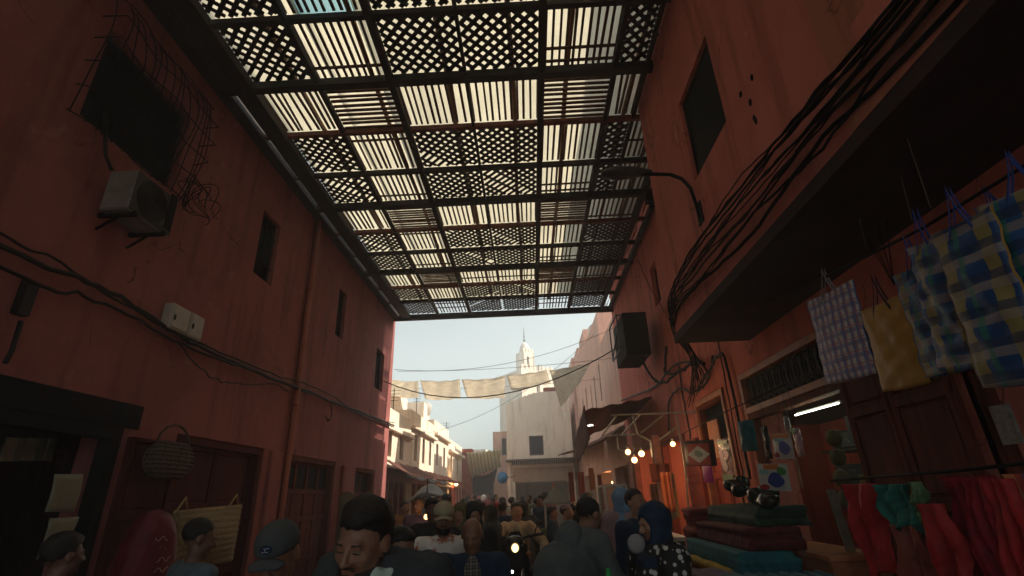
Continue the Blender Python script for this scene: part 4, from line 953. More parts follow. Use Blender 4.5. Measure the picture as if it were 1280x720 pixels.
stand('woman in a light blue headscarf near the glass case', 776, 611, 6.6, sk='tan', h=.015, rz=2.6, hood=LBLUE, robe=MAUVE, fem=True)
stand('man in a mauve knitted cap beside the grey robed man', 708, 631, 8.4, sk='tan', h=.014, rz=1.2, cap_=('skullcap', fab('mauve_knit', (.28, .20, .24))), hair='short', top=(OLV, 'shirt'), bottom=BLK)
stand('person with a cream cap behind the grey robed man', 719, 628, 8.9, sk='brown', h=.016, rz=2.2, cap_=('skullcap', BEI), hair='short', top=(BEI, 'shirt'), bottom=BLK)
stand('dark haired person in black beside the cream capped one', 733, 617, 8.6, sk='dark', h=.016, rz=2.9, hair='thick', top=(BLK, 'shirt'), bottom=BLK)
# --- rider
RY = 8.7
RL, RZ = place(645, 629, RY)
rider = person('man in a tan jacket riding the black motorcycle', (RL[0], RY+.25, 0), hgt=1.745*(RZ/1.50), rz=.05, sk='tan', h=.012, tilt=(.15, .05, 0), hair='short', top=(TAN, 'jacket'), bottom=JEAN, collar=BEI,
       pose=dict(shL=(.19, -.02, 1.425), shR=(-.19, -.02, 1.425), elL=(.36, -.20, 1.22), elR=(-.36, -.20, 1.22), wrL=(.33, -.44, 1.13), wrR=(-.33, -.44, 1.13), knL=(.20, -.40, .80), knR=(-.20, -.40, .80), anL=(.20, -.22, .42), anR=(-.20, -.22, .42)), group=None)[0]
rider.location.z = RZ-1.745*(RZ/1.50)
# --- middle distance
M1 = stand('person in a navy coat and grey trousers walking away, left of the rider', 628, 628, 10.3, sk='brown', h=.018, rz=3.1, hair='thick', top=(NAVY, 'jacket'), bottom=fab('grey_trousers', (.20, .20, .21)))[0]
M2 = stand('woman in a black robe and headscarf walking away beside the navy coat', 653, 627, 9.8, sk='brown', h=.018, rz=3.0, hood=BLK, robe=CHAR, fem=True)[0]
M3 = stand('man in a red cap and purple shirt in the middle of the crowd', 621, 628, 12, sk='tan', h=.020, rz=.2, cap_=('cap', REDC), hair='short', top=(fab('wine', (.22, .03, .08)), 'shirt'), bottom=BLK)[0]
M4 = stand('person in a light grey shirt before the glowing doorway', 568, 634, 8.5, sk='brown', h=.018, rz=.3, hair='short', top=(fab('light_grey', (.35, .35, .33)), 'shirt'), bottom=BLK)[0]
M5 = stand('man in a purple shirt by the left stalls', 524, 621, 8.6, sk='dark', h=.018, rz=-.4, hair='short', top=(PURP, 'shirt'), bottom=BLK)[0]
M6 = stand('person in an orange brown robe at the left stall', 507, 627, 10.5, sk='tan', h=.020, rz=.7, hair='short', robe=fab('rust', (.34, .15, .07)))[0]
M7 = stand('dark headed person in black before the bright lamp', 541, 624, 6.4, sk='dark', h=.015, rz=.5, hair='thick', top=(BLK, 'jacket'), bottom=BLK)[0]
M8 = stand('woman in an olive headscarf in the left crowd', 576, 630, 5.8, sk='tan', h=.015, rz=-.2, hood=OLV, robe=BLK, fem=True)[0]
srcs = {'coat': M1, 'robe': M2, 'red': M3, 'grey': M4, 'purple': M5, 'rust': M6, 'black': M7, 'olive': M8}
def recolor(o, old, new):
    for q in [o]+list(o.children_recursive):
        if q.type == 'MESH' and q.data.materials and q.data.materials[0] == old:
            q.data = q.data.copy(); q.data.materials[0] = new
far = [('grey', 589, 626, 14, 'white', WHT, 'person in a white shirt in the far crowd, left side'), ('purple', 599, 624, 15, 'pk', REDC, 'person in a red shirt far down the street'),
       ('olive', 607, 625, 13.5, 'pk', PNK, 'woman in a pink headscarf far down the street'), ('grey', 615, 622, 18, 'lb', LBLUE, 'person in a light blue shirt far down the street'),
       ('robe', 628, 622, 16, 'x', None, 'woman in a black robe far down, right of the light blue shirt'), ('coat', 640, 622, 15, 'x', BEI, 'person in a beige coat far down the street'),
       ('grey', 652, 620, 20, 'x', WHT, 'person in white before the grey cream house'), ('purple', 661, 619, 18, 'x', OLV, 'man in an olive shirt before the grey cream house'),
       ('robe', 585, 621, 22, 'x', PNK, 'person in a pink robe near the gateway pier'), ('coat', 594, 619, 24, 'x', None, 'person in a dark coat at the mouth of the souk'),
       ('olive', 604, 619, 26, 'x', WHT, 'woman in a white headscarf at the mouth of the souk'), ('black', 611, 617, 28, 'x', None, 'person in black at the mouth of the souk'),
       ('grey', 620, 618, 25, 'x', REDC, 'person in a bright red shirt near the blue sign'), ('purple', 579, 623, 19, 'x', TAN, 'man in a tan shirt near the gateway pier'),
       ('robe', 557, 618, 13, 'x', NAVY, 'woman in a navy robe below the cream houses'), ('coat', 547, 620, 17, 'x', WHT, 'person in a white coat below the cream houses'),
       ('grey', 671, 622, 14.5, 'x', WHT, 'person in a white shirt beside the vegetable barrow'), ('purple', 680, 615, 16, 'x', REDC, 'man in a red shirt at the shop of the grey cream house'),
       ('coat', 676, 619, 12.6, 'x', NAVY, 'person in a navy coat at the vegetable barrow'), ('black', 588, 631, 9.2, 'x', None, 'dark haired person in black left of the navy coat'),
       ('coat', 603, 629, 10.6, 'x', BEI, 'person in a sandy coat in the middle crowd'), ('robe', 612, 632, 8.4, 'x', None, 'woman in a charcoal robe right behind the bald man'),
       ('purple', 534, 619, 12.5, 'x', LBLUE, 'man in a light blue shirt beside the pale grey sheet'), ('coat', 690, 634, 10.2, 'x', None, 'person in a dark coat under the grey barrow roof')]
topm = {'grey': fab('light_grey', (1, 1, 1)), 'purple': PURP, 'olive': OLV, 'robe': CHAR, 'coat': NAVY, 'black': BLK}
for i, (s, px, py, Y, _, col, lab) in enumerate(far):
    loc, z = place(px, py, Y); src = srcs[s]
    base = {'grey': 1.745, 'purple': 1.745}.get(s, 1.745)
    k = (z/1.745)/src.scale[0]
    c = pcopy(src, lab, loc, k, (i*1.7) % 6.28)
    if col is not None: recolor(c, topm[s], col)
# ================================================================== THINGS ON THE WALLS
ALU = mat('grey_enamel', (.24, .23, .22), .7, .2, 6, bump=.1)
ac = thing('air_conditioner', 'boxy air conditioner hanging on the left wall below the grilled window', 'air conditioner', (XL, 4.42, 4.5))
part('casing', MB().box(XL+.06, XL+.36, 4.02, 4.62, 4.50, 4.95), ALU, ac, bevel=.02)
gm = MB()
for i in range(9): r_ = .03+.022*i; gm.tube([(XL+.367, 4.28+r_*math.cos(a), 4.73+r_*math.sin(a)) for a in np.linspace(0, 2*PI, 22)], .004, 4)
part('fan_grille', gm, IRON, ac)
part('louvre', sum([[b_] for b_ in ()], []) or (lambda q: [q.box(XL+.36, XL+.37, 4.50, 4.60, 4.56+.035*i, 4.598+.035*i) for i in range(12)] and q)(MB()), IRON, ac)
part('front_panel', MB().box(XL+.358, XL+.364, 4.03, 4.61, 4.51, 4.94), mat('shaded_dark_front', (.05, .05, .05), .7, .4, 7), ac)  # front coloured darker than the casing: its shade is in the colour
for y in (4.12, 4.52): part('bracket', MB().box(XL, XL+.38, y-.02, y+.02, 4.47, 4.515).bar((XL+.01, y, 4.34), (XL+.2, y, 4.47), .02, .02), IRON, ac)
part('hose', MB().tube([(XL+.08, 4.02, 4.95), (XL+.05, 3.93, 5.08), (XL+.05, 3.85, 5.3), (XL+.03, 3.8, 5.5)], .018, 6), BLACK, ac)
for i, (a, b_) in enumerate(((5.24, 5.55), (5.57, 5.83))):
    mt_ = thing('meter_box', ('wider' if i == 0 else 'narrower')+' of the two cream meter boxes on the left wall above the cables', 'meter box', (XL, (a+b_)/2, 3.7), group='meter boxes on the left wall')
    part('box', MB().box(XL, XL+.12, a, b_, 3.70, 4.0), WHITE, mt_, bevel=.012)
    part('lid', MB().box(XL+.12, XL+.132, a+.02, b_-.02, 3.72, 3.985), WHITE, mt_, bevel=.004); part('latch', MB().box(XL+.13, XL+.145, a+.03, a+.05, 3.8, 3.86), IRON, mt_)
def run(lab, pts, r=.012, name='cable', cat='cable', group=None, mt=BLACK, wob=.012, seed=0, n=8):
    R = random.Random(seed); P = [np.array(p, float) for p in pts]; out = []
    for i in range(len(P)-1):
        p0, p1, p2, p3 = P[max(i-1, 0)], P[i], P[i+1], P[min(i+2, len(P)-1)]
        for k in range(n):
            t = k/n; q = .5*((2*p1)+(-p0+p2)*t+(2*p0-5*p1+4*p2-p3)*t*t+(-p0+3*p1-3*p2+p3)*t**3); out.append(q+np.array([abs(R.gauss(0, wob*.5)), 0, R.gauss(0, wob)]))
    out.append(P[-1]); return single(name, MB().tube(out, r, 6), mt, lab, cat, group=group)
xc = XL+.07
run('thick black cable running the whole left wall under the meter boxes', [(xc, -2, 3.6), (xc, 2, 3.74), (xc, 3.5, 3.74), (xc, 4.4, 3.80), (xc, 5.9, 3.66), (xc, 7.7, 3.68), (xc, 11, 3.78), (xc, 15.4, 3.9)], .022, seed=1)
run('second cable drooping below the thick one on the left wall', [(xc, -2, 3.5), (xc, 2.5, 3.62), (xc, 3.6, 3.58), (xc, 4.4, 3.66), (xc, 5.8, 3.60), (xc, 7.4, 3.66), (xc, 11, 3.74), (xc, 15.4, 3.85)], .016, seed=2)
run('thin upper cable of the left wall bundle', [(xc, -2, 3.8), (xc, 2.5, 3.82), (xc, 3.7, 3.84), (xc, 5, 3.72), (xc+.02, 7.7, 3.74), (xc+.03, 10, 3.86), (xc, 12.6, 3.72), (xc, 15.4, 3.98)], .012, seed=3)
run('thin cable hanging in loops under the bundle on the left wall', [(xc, 5.5, 3.6), (xc, 6.2, 3.36), (xc, 7.0, 3.42), (xc, 7.9, 3.6), (xc, 8.4, 3.56)], .009, seed=4)
run('short cable tail hanging from the left bundle over the second door', [(xc, 10.3, 3.7), (xc+.02, 10.35, 3.5), (xc+.03, 10.2, 3.34), (xc, 10.1, 3.4)], .010, seed=5)
jb = MB().box(XL, XL+.07, 3.64, 3.74, 3.3, 3.6); jb.tube([(XL+.06, 3.7, 3.25), (XL+.05, 3.72, 3.0), (XL+.05, 3.7, 2.9)], .02, 6)
single('junction_box', jb, BLACK, 'black junction box hanging from the cables at the left edge', 'junction box')

DCAB = mat('dusty_black_cable', (.010, .010, .011), .85, .3, 4, spec=.1)
# the bundle along the jutting storey on the right
bl = ['thickest', 'lowest', 'topmost', 'thin loose', 'flat grey', 'twisted', 'knotted', 'slack', 'straight', 'brownish', 'double', 'outermost', 'sagging', 'frayed']
R_ = random.Random(8)
for i, nm in enumerate(bl):
    z = 3.70+.026*i; x = XJ-.05-.03*(i % 3); r = .005+.006*((i*5) % 7)/7
    if i == 0: r = .014
    pts = [(x, -1.5, z-.02*i), (x, 1.4, 3.66+.020*i+R_.uniform(-.05, .05)), (x, 2.5, 3.68+.028*i+R_.uniform(-.07, .06)), (x, 3.6, 3.74+.030*i+R_.uniform(-.08, .07)), (x, 4.8, 3.77+.030*i+R_.uniform(-.08, .06)),
           (x+.02, 5.8, 3.84+.018*i), (x+.12, 6.25, 3.70+.012*i+R_.uniform(-.05, .05)), (x+.5, 6.9, 3.55-.01*i), (XR-.06, 7.6+.1*i, 3.5-.02*i-R_.uniform(0, .2))]
    run(nm+' cable of the bundle along the jutting storey', pts, r, group='cables bundled along the jutting storey', seed=30+i, wob=.006, mt=mat('brown_cable', (.06, .028, .022), .8, .3, 4, spec=.15) if i in (4, 9, 13) else DCAB)
xw = XR-.05
hang = [('cable looping from the bundle end over the small door transom', [(xw, 7.3, 3.6), (xw, 7.7, 3.35), (xw, 8.4, 3.28), (xw, 9.2, 3.5), (xw, 10.0, 3.4), (xw, 10.3, 2.9)], .018),
        ('cable arching above the shop doorway and dropping beside it', [(xw, 8.2, 3.3), (xw, 7.4, 3.5), (xw, 6.95, 3.55), (xw, 6.85, 3.2), (xw, 6.83, 2.5), (xw, 6.85, 1.9)], .020),
        ('thin cable dropping straight between the two doors', [(xw, 7.0, 3.9), (xw, 7.02, 3.2), (xw, 7.05, 2.2), (xw, 7.05, 1.6)], .010),
        ('cable hanging down the wall beside the steel frame', [(xw, 9.0, 3.9), (xw, 9.05, 3.3), (xw, 9.0, 2.8), (xw, 9.1, 2.4)], .014),
        ('cable slanting across the upper wall below the bracket', [(xw, 7.6, 5.6), (xw, 7.3, 5.0), (xw, 6.9, 4.6), (xw, 6.6, 4.3)], .009),
        ('thin cable running down the wall beside the black cage', [(xw, 10.8, 6.9), (xw, 10.2, 6.0), (xw, 9.3, 5.0), (xw, 8.6, 4.2)], .009),
        ('thick cable dangling below the black cage', [(2.35, 10.1, 4.3), (2.5, 10.0, 3.9), (2.6, 9.6, 3.7), (xw, 9.0, 3.8)], .024),
        ('looped cable bunch tied under the black cage', [(xw, 9.6, 4.4), (2.6, 9.3, 4.0), (2.5, 9.0, 3.75), (2.65, 8.6, 3.7), (xw, 8.2, 3.75), (xw, 7.7, 3.6)], .028),
        ('wavy cable along the wall above the lamp lit shops', [(xw, 8.0, 3.7), (xw, 9.2, 3.95), (xw, 11, 3.9), (xw, 13, 4.1), (xw, 15, 4.3)], .02)]
for i, (lab, pts, r) in enumerate(hang): run(lab, pts, r, seed=60+i)

# street lamp
sl = thing('street_lamp', 'grey street lamp on a curved arm reaching out from the upper storey', 'street lamp', (XJ, 4.62, 4.5))
part('arm', MB().tube([(XJ, 4.62, 4.42), (XJ-.03, 4.62, 4.62), (XJ-.05, 4.62, 4.80), (XJ-.12, 4.62, 4.92), (XJ-.24, 4.62, 4.985), (XJ-.40, 4.62, 5.0), (XJ-.56, 4.62, 5.01)], .02, 8).box(XJ-.012, XJ, 4.55, 4.69, 4.36, 4.6), IRON, sl)
hd_ = MB().lathe([(.01, -.26), (.05, -.245), (.085, -.18), (.10, -.06), (.09, .08), (.06, .2), (.035, .27), (.025, .3)], (1.17, 4.62, 5.035), 16, axis='x', sx=1, sy=.62)
part('lamp_head', hd_, mat('lamp_grey', (.07, .075, .075), .5, .2, 5), sl); part('lens', MB().ball((1.10, 4.62, 5.0), (.11, .065, .04), 8), glass('lamp_lens', (.12, .12, .11), .2), sl)
# rusty bracket by the corner
ba = at('x', XR-.02, 818, 262); br_ = MB()
y, z = ba[1], ba[2]
br_.box(XR-.45, XR, y-1.15, y-1.11, z-.35, z-.31).box(XR-.45, XR-.41, y-1.15, y-1.11, z-.62, z-.31).box(XR-.45, XR, y-1.15, y-1.11, z-.62, z-.58).bar((XR-.38, y-1.13, z-.45), (XR, y-1.13, z-.95), .04, .04).box(XR-.5, XR-.38, y-1.2, y-1.06, z-.52, z-.38)
single('wall_bracket', br_, IRON, 'rusty iron bracket sticking out high on the right wall', 'bracket')
# black cage on the wall
cg = thing('wall_cage', 'black boxy iron cage fixed high on the right wall beside the sky', 'cage', (2.5, 10.6, 4.3))
A_, B__ = at('y', 10, 771, 391), at('y', 10, 818, 452); x0, x1, z0, z1 = A_[0], B__[0]-.03, B__[2]+.16, A_[2]
part('box', MB().box(x0+.10, x1, 10.0, 11.2, z0, z1), mat('black_sheet', (.010, .011, .012), .9, .3, 4), cg, bevel=.01)
q = MB()
for a, b_ in (((x0, 10.1, z1), (x0, 10.1, z0+.15)), ((x0, 11.1, z1), (x0, 11.1, z0+.15)), ((x0, 10.1, z1), (x0, 11.1, z1)), ((x0, 10.1, z0+.15), (x0, 11.1, z0+.15)), ((x0, 10.1, z1-.02), (x0+.1, 10.1, z1-.02)), ((x0, 10.1, z0+.17), (x0+.1, 10.1, z0+.05)), ((x0, 10.1, z1-.3), (x0, 11.1, z0+.2))): q.bar(a, b_, .025, .025)
part('frame', q, mat('grey_iron', (.05, .05, .05), .5, .3, 4), cg)
for i, (a, b_) in enumerate((((2.3, 2.6, 3.5), (2.28, 2.62, 3.2)), ((2.35, 3.1, 3.5), (2.3, 3.06, 3.25)), ((2.1, 2.25, 3.5), (2.12, 2.3, 3.1)))):
    single('cord', MB().tube([a, b_], .0025, 5), mat('pale_cord', (.20, .16, .13), .9), ['pale cord tied under the soffit above the blue yellow bags', 'pale cord above the checked shopping bag', 'pale cord nearest the right edge'][i], 'cord')
single('wire_sprig', (lambda m: [m.tube([(2.35, 3.0, 2.95), (2.35, 3.0+.05*s, 3.15), (2.35, 3.0+.13*s, 3.36)], .004, 4) for s in (-1, -.3, .6, 1)] and m)(MB()), IRON, 'sprig of thin wire ends sticking up between the yellow bag and the blue one', 'wire')

# ================================================================== HANGING BAGS
def bag(lab, yc, w, zt, hgt, x, mt, mh, tilt=0.0, yaw=0.0, bulge=.022, trim=None, cr=.005):
    t = thing('shopping_bag', lab, 'bag', (0, 0, 0), group='bags hanging under the jutting storey')
    r = random.Random(len(lab))
    ph = r.uniform(0, 6)
    def f(u, v, s): X = (u-.5)*w; Z = -v*hgt; b_ = bulge*(math.sin(PI*min(1, u))**.6)*(.25+.75*math.sin(PI*min(1, v*.9))); return (X*(1-.03*math.sin(3*v)), s*(b_+.004)+cr*math.sin(X*38+Z*17+ph)*math.sin(v*PI)+cr*.7*math.sin(Z*50-X*21+ph), Z-.012*math.sin(PI*u))
    nu, nv = 16, 22; mb = MB(); idx = {}
    V = [f(i/nu, j/nv, 1) for i in range(nu+1) for j in range(nv+1)]+[f(i/nu, j/nv, -1) for i in range(nu+1) for j in range(nv+1)]
    K = (nu+1)*(nv+1); W = nv+1; F = []
    for i in range(nu):
        for j in range(nv): a = i*W+j; F += [(a, a+W, a+W+1, a+1), (K+a, K+a+1, K+a+W+1, K+a+W)]
    for j in range(nv): F += [(j, j+1, K+j+1, K+j), (nu*W+j+1, nu*W+j, K+nu*W+j, K+nu*W+j+1)]
    for i in range(nu): F += [(i*W+nv, (i+1)*W+nv, K+(i+1)*W+nv, K+i*W+nv)]
    mb.add(V, F, 0, True); part('bag_body', mb, mt, t)
    tm = MB()
    tm.tube([np.array(f(i/nu, 0, 1)) for i in range(nu+1)], .005, 5); tm.tube([np.array(f(i/nu, .07, 1.15)) for i in range(nu+1)], .0045, 5); tm.tube([np.array(f(0, j/nv, .3)) for j in range(nv+1)], .006, 5); tm.tube([np.array(f(1, j/nv, .3)) for j in range(nv+1)], .006, 5)
    part('piping', tm, trim or mh, t)
    for s in (1, -1):
        sx = w*.20; top = .17
        hm = MB().sheet(lambda u, v: ((-sx+2*sx*u)*(1-.0*u)*(1.0 if abs(u-.5) > .12 else .8), s*.012+.004*math.sin(u*9), -.05+(top+.05)*(1-abs(2*u-1)**1.3)+(v-.5)*.0) if False else ((u-.5)*2*sx*(.35+.65*abs(2*u-1)), s*.012+(v-.5)*.004, -.06+(top+.06)*(1-abs(2*u-1))+(v-.5)*.028*abs(1-abs(2*u-1)*.0)), 14, 2, .004)
        part('handle', hm, mh, t)
    t.location = (x, yc, zt); t.rotation_euler = (0, tilt, 0); t.rotation_euler = (0, 0, 0)
    t.matrix_basis = Matrix.Translation((x, yc, zt)) @ Matrix.Rotation(-PI/2+yaw, 4, 'Z') @ Matrix.Rotation(tilt, 4, 'Y')
    return t
CHK = plaid('blue_red_white_check', (.58, .54, .54), [(0, .062, .42, 0, (.03, .07, .34), .85), (2, .085, .34, 0, (.06, .08, .32), .7), (0, .062, .14, .6, (.42, .09, .08), .8), (2, .085, .12, .55, (.42, .09, .08), .7), (0, .0155, .3, 0, (.6, .58, .55), .35), (2, .0155, .3, 0, (.3, .28, .35), .35)])
def byc(n, ph, blue=(.008, .085, .26), pa=.15, pb=.15): return plaid('blue_yellow_check_'+n, blue, [(0, pa, .30, ph, (.34, .26, .03), .75), (2, pb, .30, ph*.7, (.30, .25, .22), .62), (0, pa, .14, ph+.55, (.02, .20, .12), .7), (2, pb, .30, ph+.5, (.01, .03, .09), .75)])
YEL = mat('mustard_plastic', (.42, .23, .035), .5, .15, 5, bump=.5, bscale=14); BLT = mat('blue_webbing', (.02, .06, .30), .7, .2, 20); BKT = mat('black_webbing', (.015, .015, .02), .8, .2, 20); BLH = mat('blue_piping', (.03, .12, .33), .6, .2, 9)
bag('woven shopping bag in blue, red and white check', 3.42, .49, 3.09, .63, 2.2, CHK, mat('pale_webbing', (.33, .30, .32), .8, .2, 12), .06, .1, trim=BLH)
bag('plain mustard yellow shopping bag with black handles', 2.96, .37, 2.83, .52, 2.2, YEL, BKT, .05, .05, cr=.004)
bag('blue and yellow checked bag hanging next to the mustard one', 2.62, .34, 2.92, .60, 2.2, byc('first', 0), BLT, .05, .0, cr=.007)
bag('crumpled checked bag overlapping the others, second from the right edge', 2.37, .26, 2.95, .66, 2.08, byc('second', .4, (.006, .07, .24), .17, .15), BLT, .14, -.1, cr=.010)
bag('broad yellow edged checked bag at the right edge', 2.08, .30, 2.90, .74, 2.02, byc('third', .7, (.006, .06, .20), .20, .14), BLT, .06, .1, cr=.008, trim=YEL)
bag('checked bag partly cut off by the picture edge', 1.84, .36, 2.92, .62, 2.1, byc('fourth', .2), BLT, .04, .3, cr=.007)
bag('small cream and blue checked bag hanging behind the others', 2.30, .28, 3.05, .30, 2.45, byc('fifth', .5, (.16, .14, .12)), BLT, -.1, .3, cr=.010)
single('rail', MB().tube([(2.2, 1.2, 3.02), (2.22, 2.5, 3.09), (2.2, 3.9, 3.26), (2.22, 4.6, 3.38)], .009, 6), IRON, 'thin iron rail from which the shopping bags hang', 'rail')

# ================================================================== RED SACKS AND CLOTHS AT THE LOWER RIGHT
def drape(lab, y0, y1, zt, zb, x, mt, fold=.03, nf=3, lean=.0, cat='cloth', nm='hanging_cloth', wav=0, taper=0):
    r = random.Random(len(lab)*3)
    ph = r.uniform(0, 6); c = (y0+y1)/2
    mb = MB().sheet(lambda u, v: (x+fold*math.sin(u*nf*2*PI+ph+v*1.5)*(1-.4*v)+.015*math.sin(v*9+u*4)+.004*math.sin(u*31+v*13+ph)+.003*math.sin(v*37+u*19)+lean*v, c+(y0-c+(y1-y0)*u)*(1+taper*v+.15*math.sin(3*v+ph)*wav)+.015*math.sin(v*7+ph), zt+(zb-zt)*v+.03*math.sin(u*5+ph)*v-.02*math.sin(u*PI)*0), 40, 44, .005)
    return single(nm, mb, mt, lab, cat, group='cloths and sacks hanging at the lower right')
PLR = mat('red_plastic_weave', (.42, .016, .020), .62, .3, 8, bump=.6, bscale=26); PLT = mat('teal_net', (.02, .19, .16), .7, .3, 10, bump=.5, bscale=30); CRM = mat('crimson_net', (.30, .008, .022), .75, .35, 12, bump=.6, bscale=40)
TRC = mat('terracotta_plastic', (.28, .06, .04), .5, .25, 6, bump=.5, bscale=20); GRG = mat('grey_green_cloth', (.13, .13, .10), .85, .2, 10, bump=.4, bscale=60)
STR = plaid('red_orange_blue_stripe', (.42, .03, .02), [(1, .09, .30, 0, (.45, .16, .04), .9), (1, .09, .22, .4, (.05, .10, .22), .9)])
xd = 2.35
drape('bright red plastic sack hanging nearest the shop shelves', 4.12, 3.80, 1.80, 1.22, xd, PLR, .04, 1.5)
drape('teal net bag tied in the middle beside the bright red sack', 3.74, 3.42, 1.79, 1.52, xd, PLT, .05, 2)
drape('terracotta plastic bag hanging below the teal net', 3.74, 3.46, 1.55, .95, xd+.02, TRC, .05, 1.3)
drape('small green cloth tied at the top of the row', 3.40, 3.28, 1.80, 1.60, xd-.03, mat('green_net', (.12, .25, .12), .6, .3, 9), .02, 1)
drape('red net sack with a lumpy middle', 3.34, 3.10, 1.68, 1.15, xd-.05, PLR, .05, 1.6)
drape('dark crimson net behind the lumpy red sack', 3.30, 2.96, 1.82, 1.25, xd+.12, CRM, .04, 3)
drape('long crimson sack with narrow folds', 3.04, 2.80, 1.81, 1.05, xd-.02, CRM, .035, 3.5)
drape('second long red sack beside the narrow folded one', 2.84, 2.66, 1.80, 1.05, xd-.04, PLR, .03, 2.5)
drape('striped red, orange and blue cloth hanging in long folds', 2.70, 2.44, 1.82, 1.05, xd-.03, STR, .03, 2.5)
drape('grey green cloth with pale edges beside the striped one', 2.46, 2.28, 1.86, 1.2, xd-.05, GRG, .02, 1)
drape('red cloth cut off by the right edge of the picture', 2.26, 2.0, 1.84, 1.1, xd, PLR, .03, 2)
single('rail', MB().tube([(xd, 1.6, 1.90), (xd, 3.0, 1.85), (xd, 4.3, 1.83)], .010, 6), IRON, 'iron rail over the red sacks', 'rail')

# ================================================================== PACKETS IN FRONT OF THE SHOP
def blob(c, a, b_, z, n=14, ph=0, rough=0): return [(c[0]+a*math.cos(t)*(1+rough*math.sin(3*t+ph)), z, c[1]+b_*math.sin(t)*(1+rough*math.cos(2*t+ph))) for t in np.linspace(0, 2*PI, n, endpoint=False)]
CLR = mat('clear_plastic', (.40, .42, .42), .15, .2, 12, bump=.5, bscale=30, alpha=.35)
PC = lambda n, c: mat('print_'+n, c, .45, .12, 14)
def packet(lab, px0, py0, px1, py1, x, base, prints=(), thick=.02, strip=True, puffy=False):
    a = at('x', x, px0, py0); b_ = at('x', x, px1, py1); c = (a+b_)/2; w = abs(a[1]-b_[1])*.95; h_ = abs(a[2]-b_[2])
    t = thing('packet', lab, 'packet', (0, 0, 0), group='packets hanging before the shop')
    mb = MB()
    nu, nv = 8, 10
    def f(u, v, s): return ((u-.5)*w, s*thick*math.sin(PI*u)**.5*math.sin(PI*v)**.5+(.004*math.sin(u*9+v*13) if puffy else 0), (.5-v)*h_)
    V = [f(i/nu, j/nv, s) for s in (1, -1) for i in range(nu+1) for j in range(nv+1)]; K = (nu+1)*(nv+1); W = nv+1; F = []
    for i in range(nu):
        for j in range(nv): q = i*W+j; F += [(q, q+W, q+W+1, q+1), (K+q, K+q+1, K+q+W+1, K+q+W)]
    mb.add(V, F, 0, True); part('pouch', mb, base, t)
    part('hanging_string', MB().tube([(0, 0, h_/2), (.01, 0, h_/2+.08), (0, 0, 2.62-c[2])] if 2.62-c[2] > h_/2+.1 else [(0, 0, h_/2), (0, 0, h_/2+.06)], .002, 4), BLACK, t)
    for k, (u, v, rw, rh, col, kind) in enumerate(prints):
        cx, cz = (u-.5)*w, (.5-v)*h_; zz = -thick-.0022-.0006*k; m_ = MB()
        if kind == 'e': P = blob((cx, cz), rw*w, rh*h_, zz, ph=k, rough=.12)
        elif kind == 'd': P = [(cx, zz, cz+rh*h_), (cx-rw*w, zz, cz), (cx, zz, cz-rh*h_), (cx+rw*w, zz, cz)]
        else: P = [(cx-rw*w, zz, cz-rh*h_), (cx+rw*w, zz, cz-rh*h_), (cx+rw*w, zz, cz+rh*h_), (cx-rw*w, zz, cz+rh*h_)]
        n = len(P); m_.add(P+[(p[0], p[1]+.0006, p[2]) for p in P], [tuple(range(n)), tuple(range(2*n-1, n-1, -1))]); part('print', m_, PC(*col), t)
    t.matrix_basis = Matrix.Translation((x, c[1], c[2])) @ Matrix.Rotation(-PI/2+random.uniform(-.1, .6), 4, 'Z') @ Matrix.Rotation(.06, 4, 'Y')
    return t
W_ = ('white', (.55, .56, .55)); BL = ('blue', (.03, .06, .30)); OR = ('orange', (.55, .18, .05)); GR = ('green', (.06, .28, .07)); RD = ('red', (.35, .03, .03)); PK = ('pink', (.62, .08, .30)); SK_ = ('sky', (.25, .45, .5))
packet('white packet with a pale diamond on a dark red ground', 864, 553, 886, 581, 2.4, PC('black', (.03, .03, .035)), [(.5, .55, .36, .42, RD, 'r'), (.5, .55, .36, .34, W_, 'd'), (.5, .53, .14, .12, ('grey green', (.2, .3, .25)), 'e')])
packet('magenta plastic piece dangling below the diamond packet', 880, 583, 890, 603, 2.4, mat('magenta_plastic', (.5, .03, .30), .4), (), .012)
packet('clear packet of pink flowers with green bands', 895, 551, 922, 603, 2.4, CLR, [(.5, .08, .42, .04, GR, 'r'), (.32, .45, .16, .2, PK, 'e'), (.7, .36, .18, .1, PK, 'e'), (.5, .62, .2, .12, ('light pink', (.6, .3, .38)), 'e'), (.55, .9, .42, .09, GR, 'r')], puffy=True)
packet('teal pouch with shiny edges near the door post', 926, 527, 944, 563, 2.4, mat('teal_foil', (.02, .13, .15), .3, .2, 8, bump=.4), [(.08, .5, .04, .45, W_, 'r')], .025, puffy=True)
packet('slim clear packet hanging lowest by the door post', 929, 584, 938, 627, 2.4, CLR, (), .01, puffy=True)
packet('black pouch with a bright edge left of the blue blotched cards', 953, 533, 966, 573, 2.3, mat('black_foil', (.015, .02, .02), .25, .2, 8, bump=.4), [(.1, .5, .05, .46, W_, 'r')], .02, puffy=True)
packet('upper white card with a dark blue mitt and an orange corner', 966, 544, 992, 572, 2.25, PC(*W_), [(.5, .12, .45, .10, OR, 'r'), (.42, .25, .3, .08, SK_, 'e'), (.62, .58, .28, .26, BL, 'e'), (.2, .85, .15, .1, RD, 'e')], .012)
packet('lower white card with a dark blue mitt and a green corner', 953, 581, 982, 613, 2.25, PC(*W_), [(.5, .12, .25, .10, OR, 'r'), (.82, .28, .15, .16, GR, 'e'), (.25, .30, .18, .10, SK_, 'e'), (.60, .60, .27, .26, BL, 'e'), (.2, .88, .17, .1, RD, 'e')], .012)
packet('pink and silver packet right of the upper blue card', 990, 536, 1007, 570, 2.25, mat('pink_foil', (.42, .26, .28), .3, .4, 10, bump=.6, bscale=30), [(.4, .12, .3, .1, GR, 'e')], .02, puffy=True)
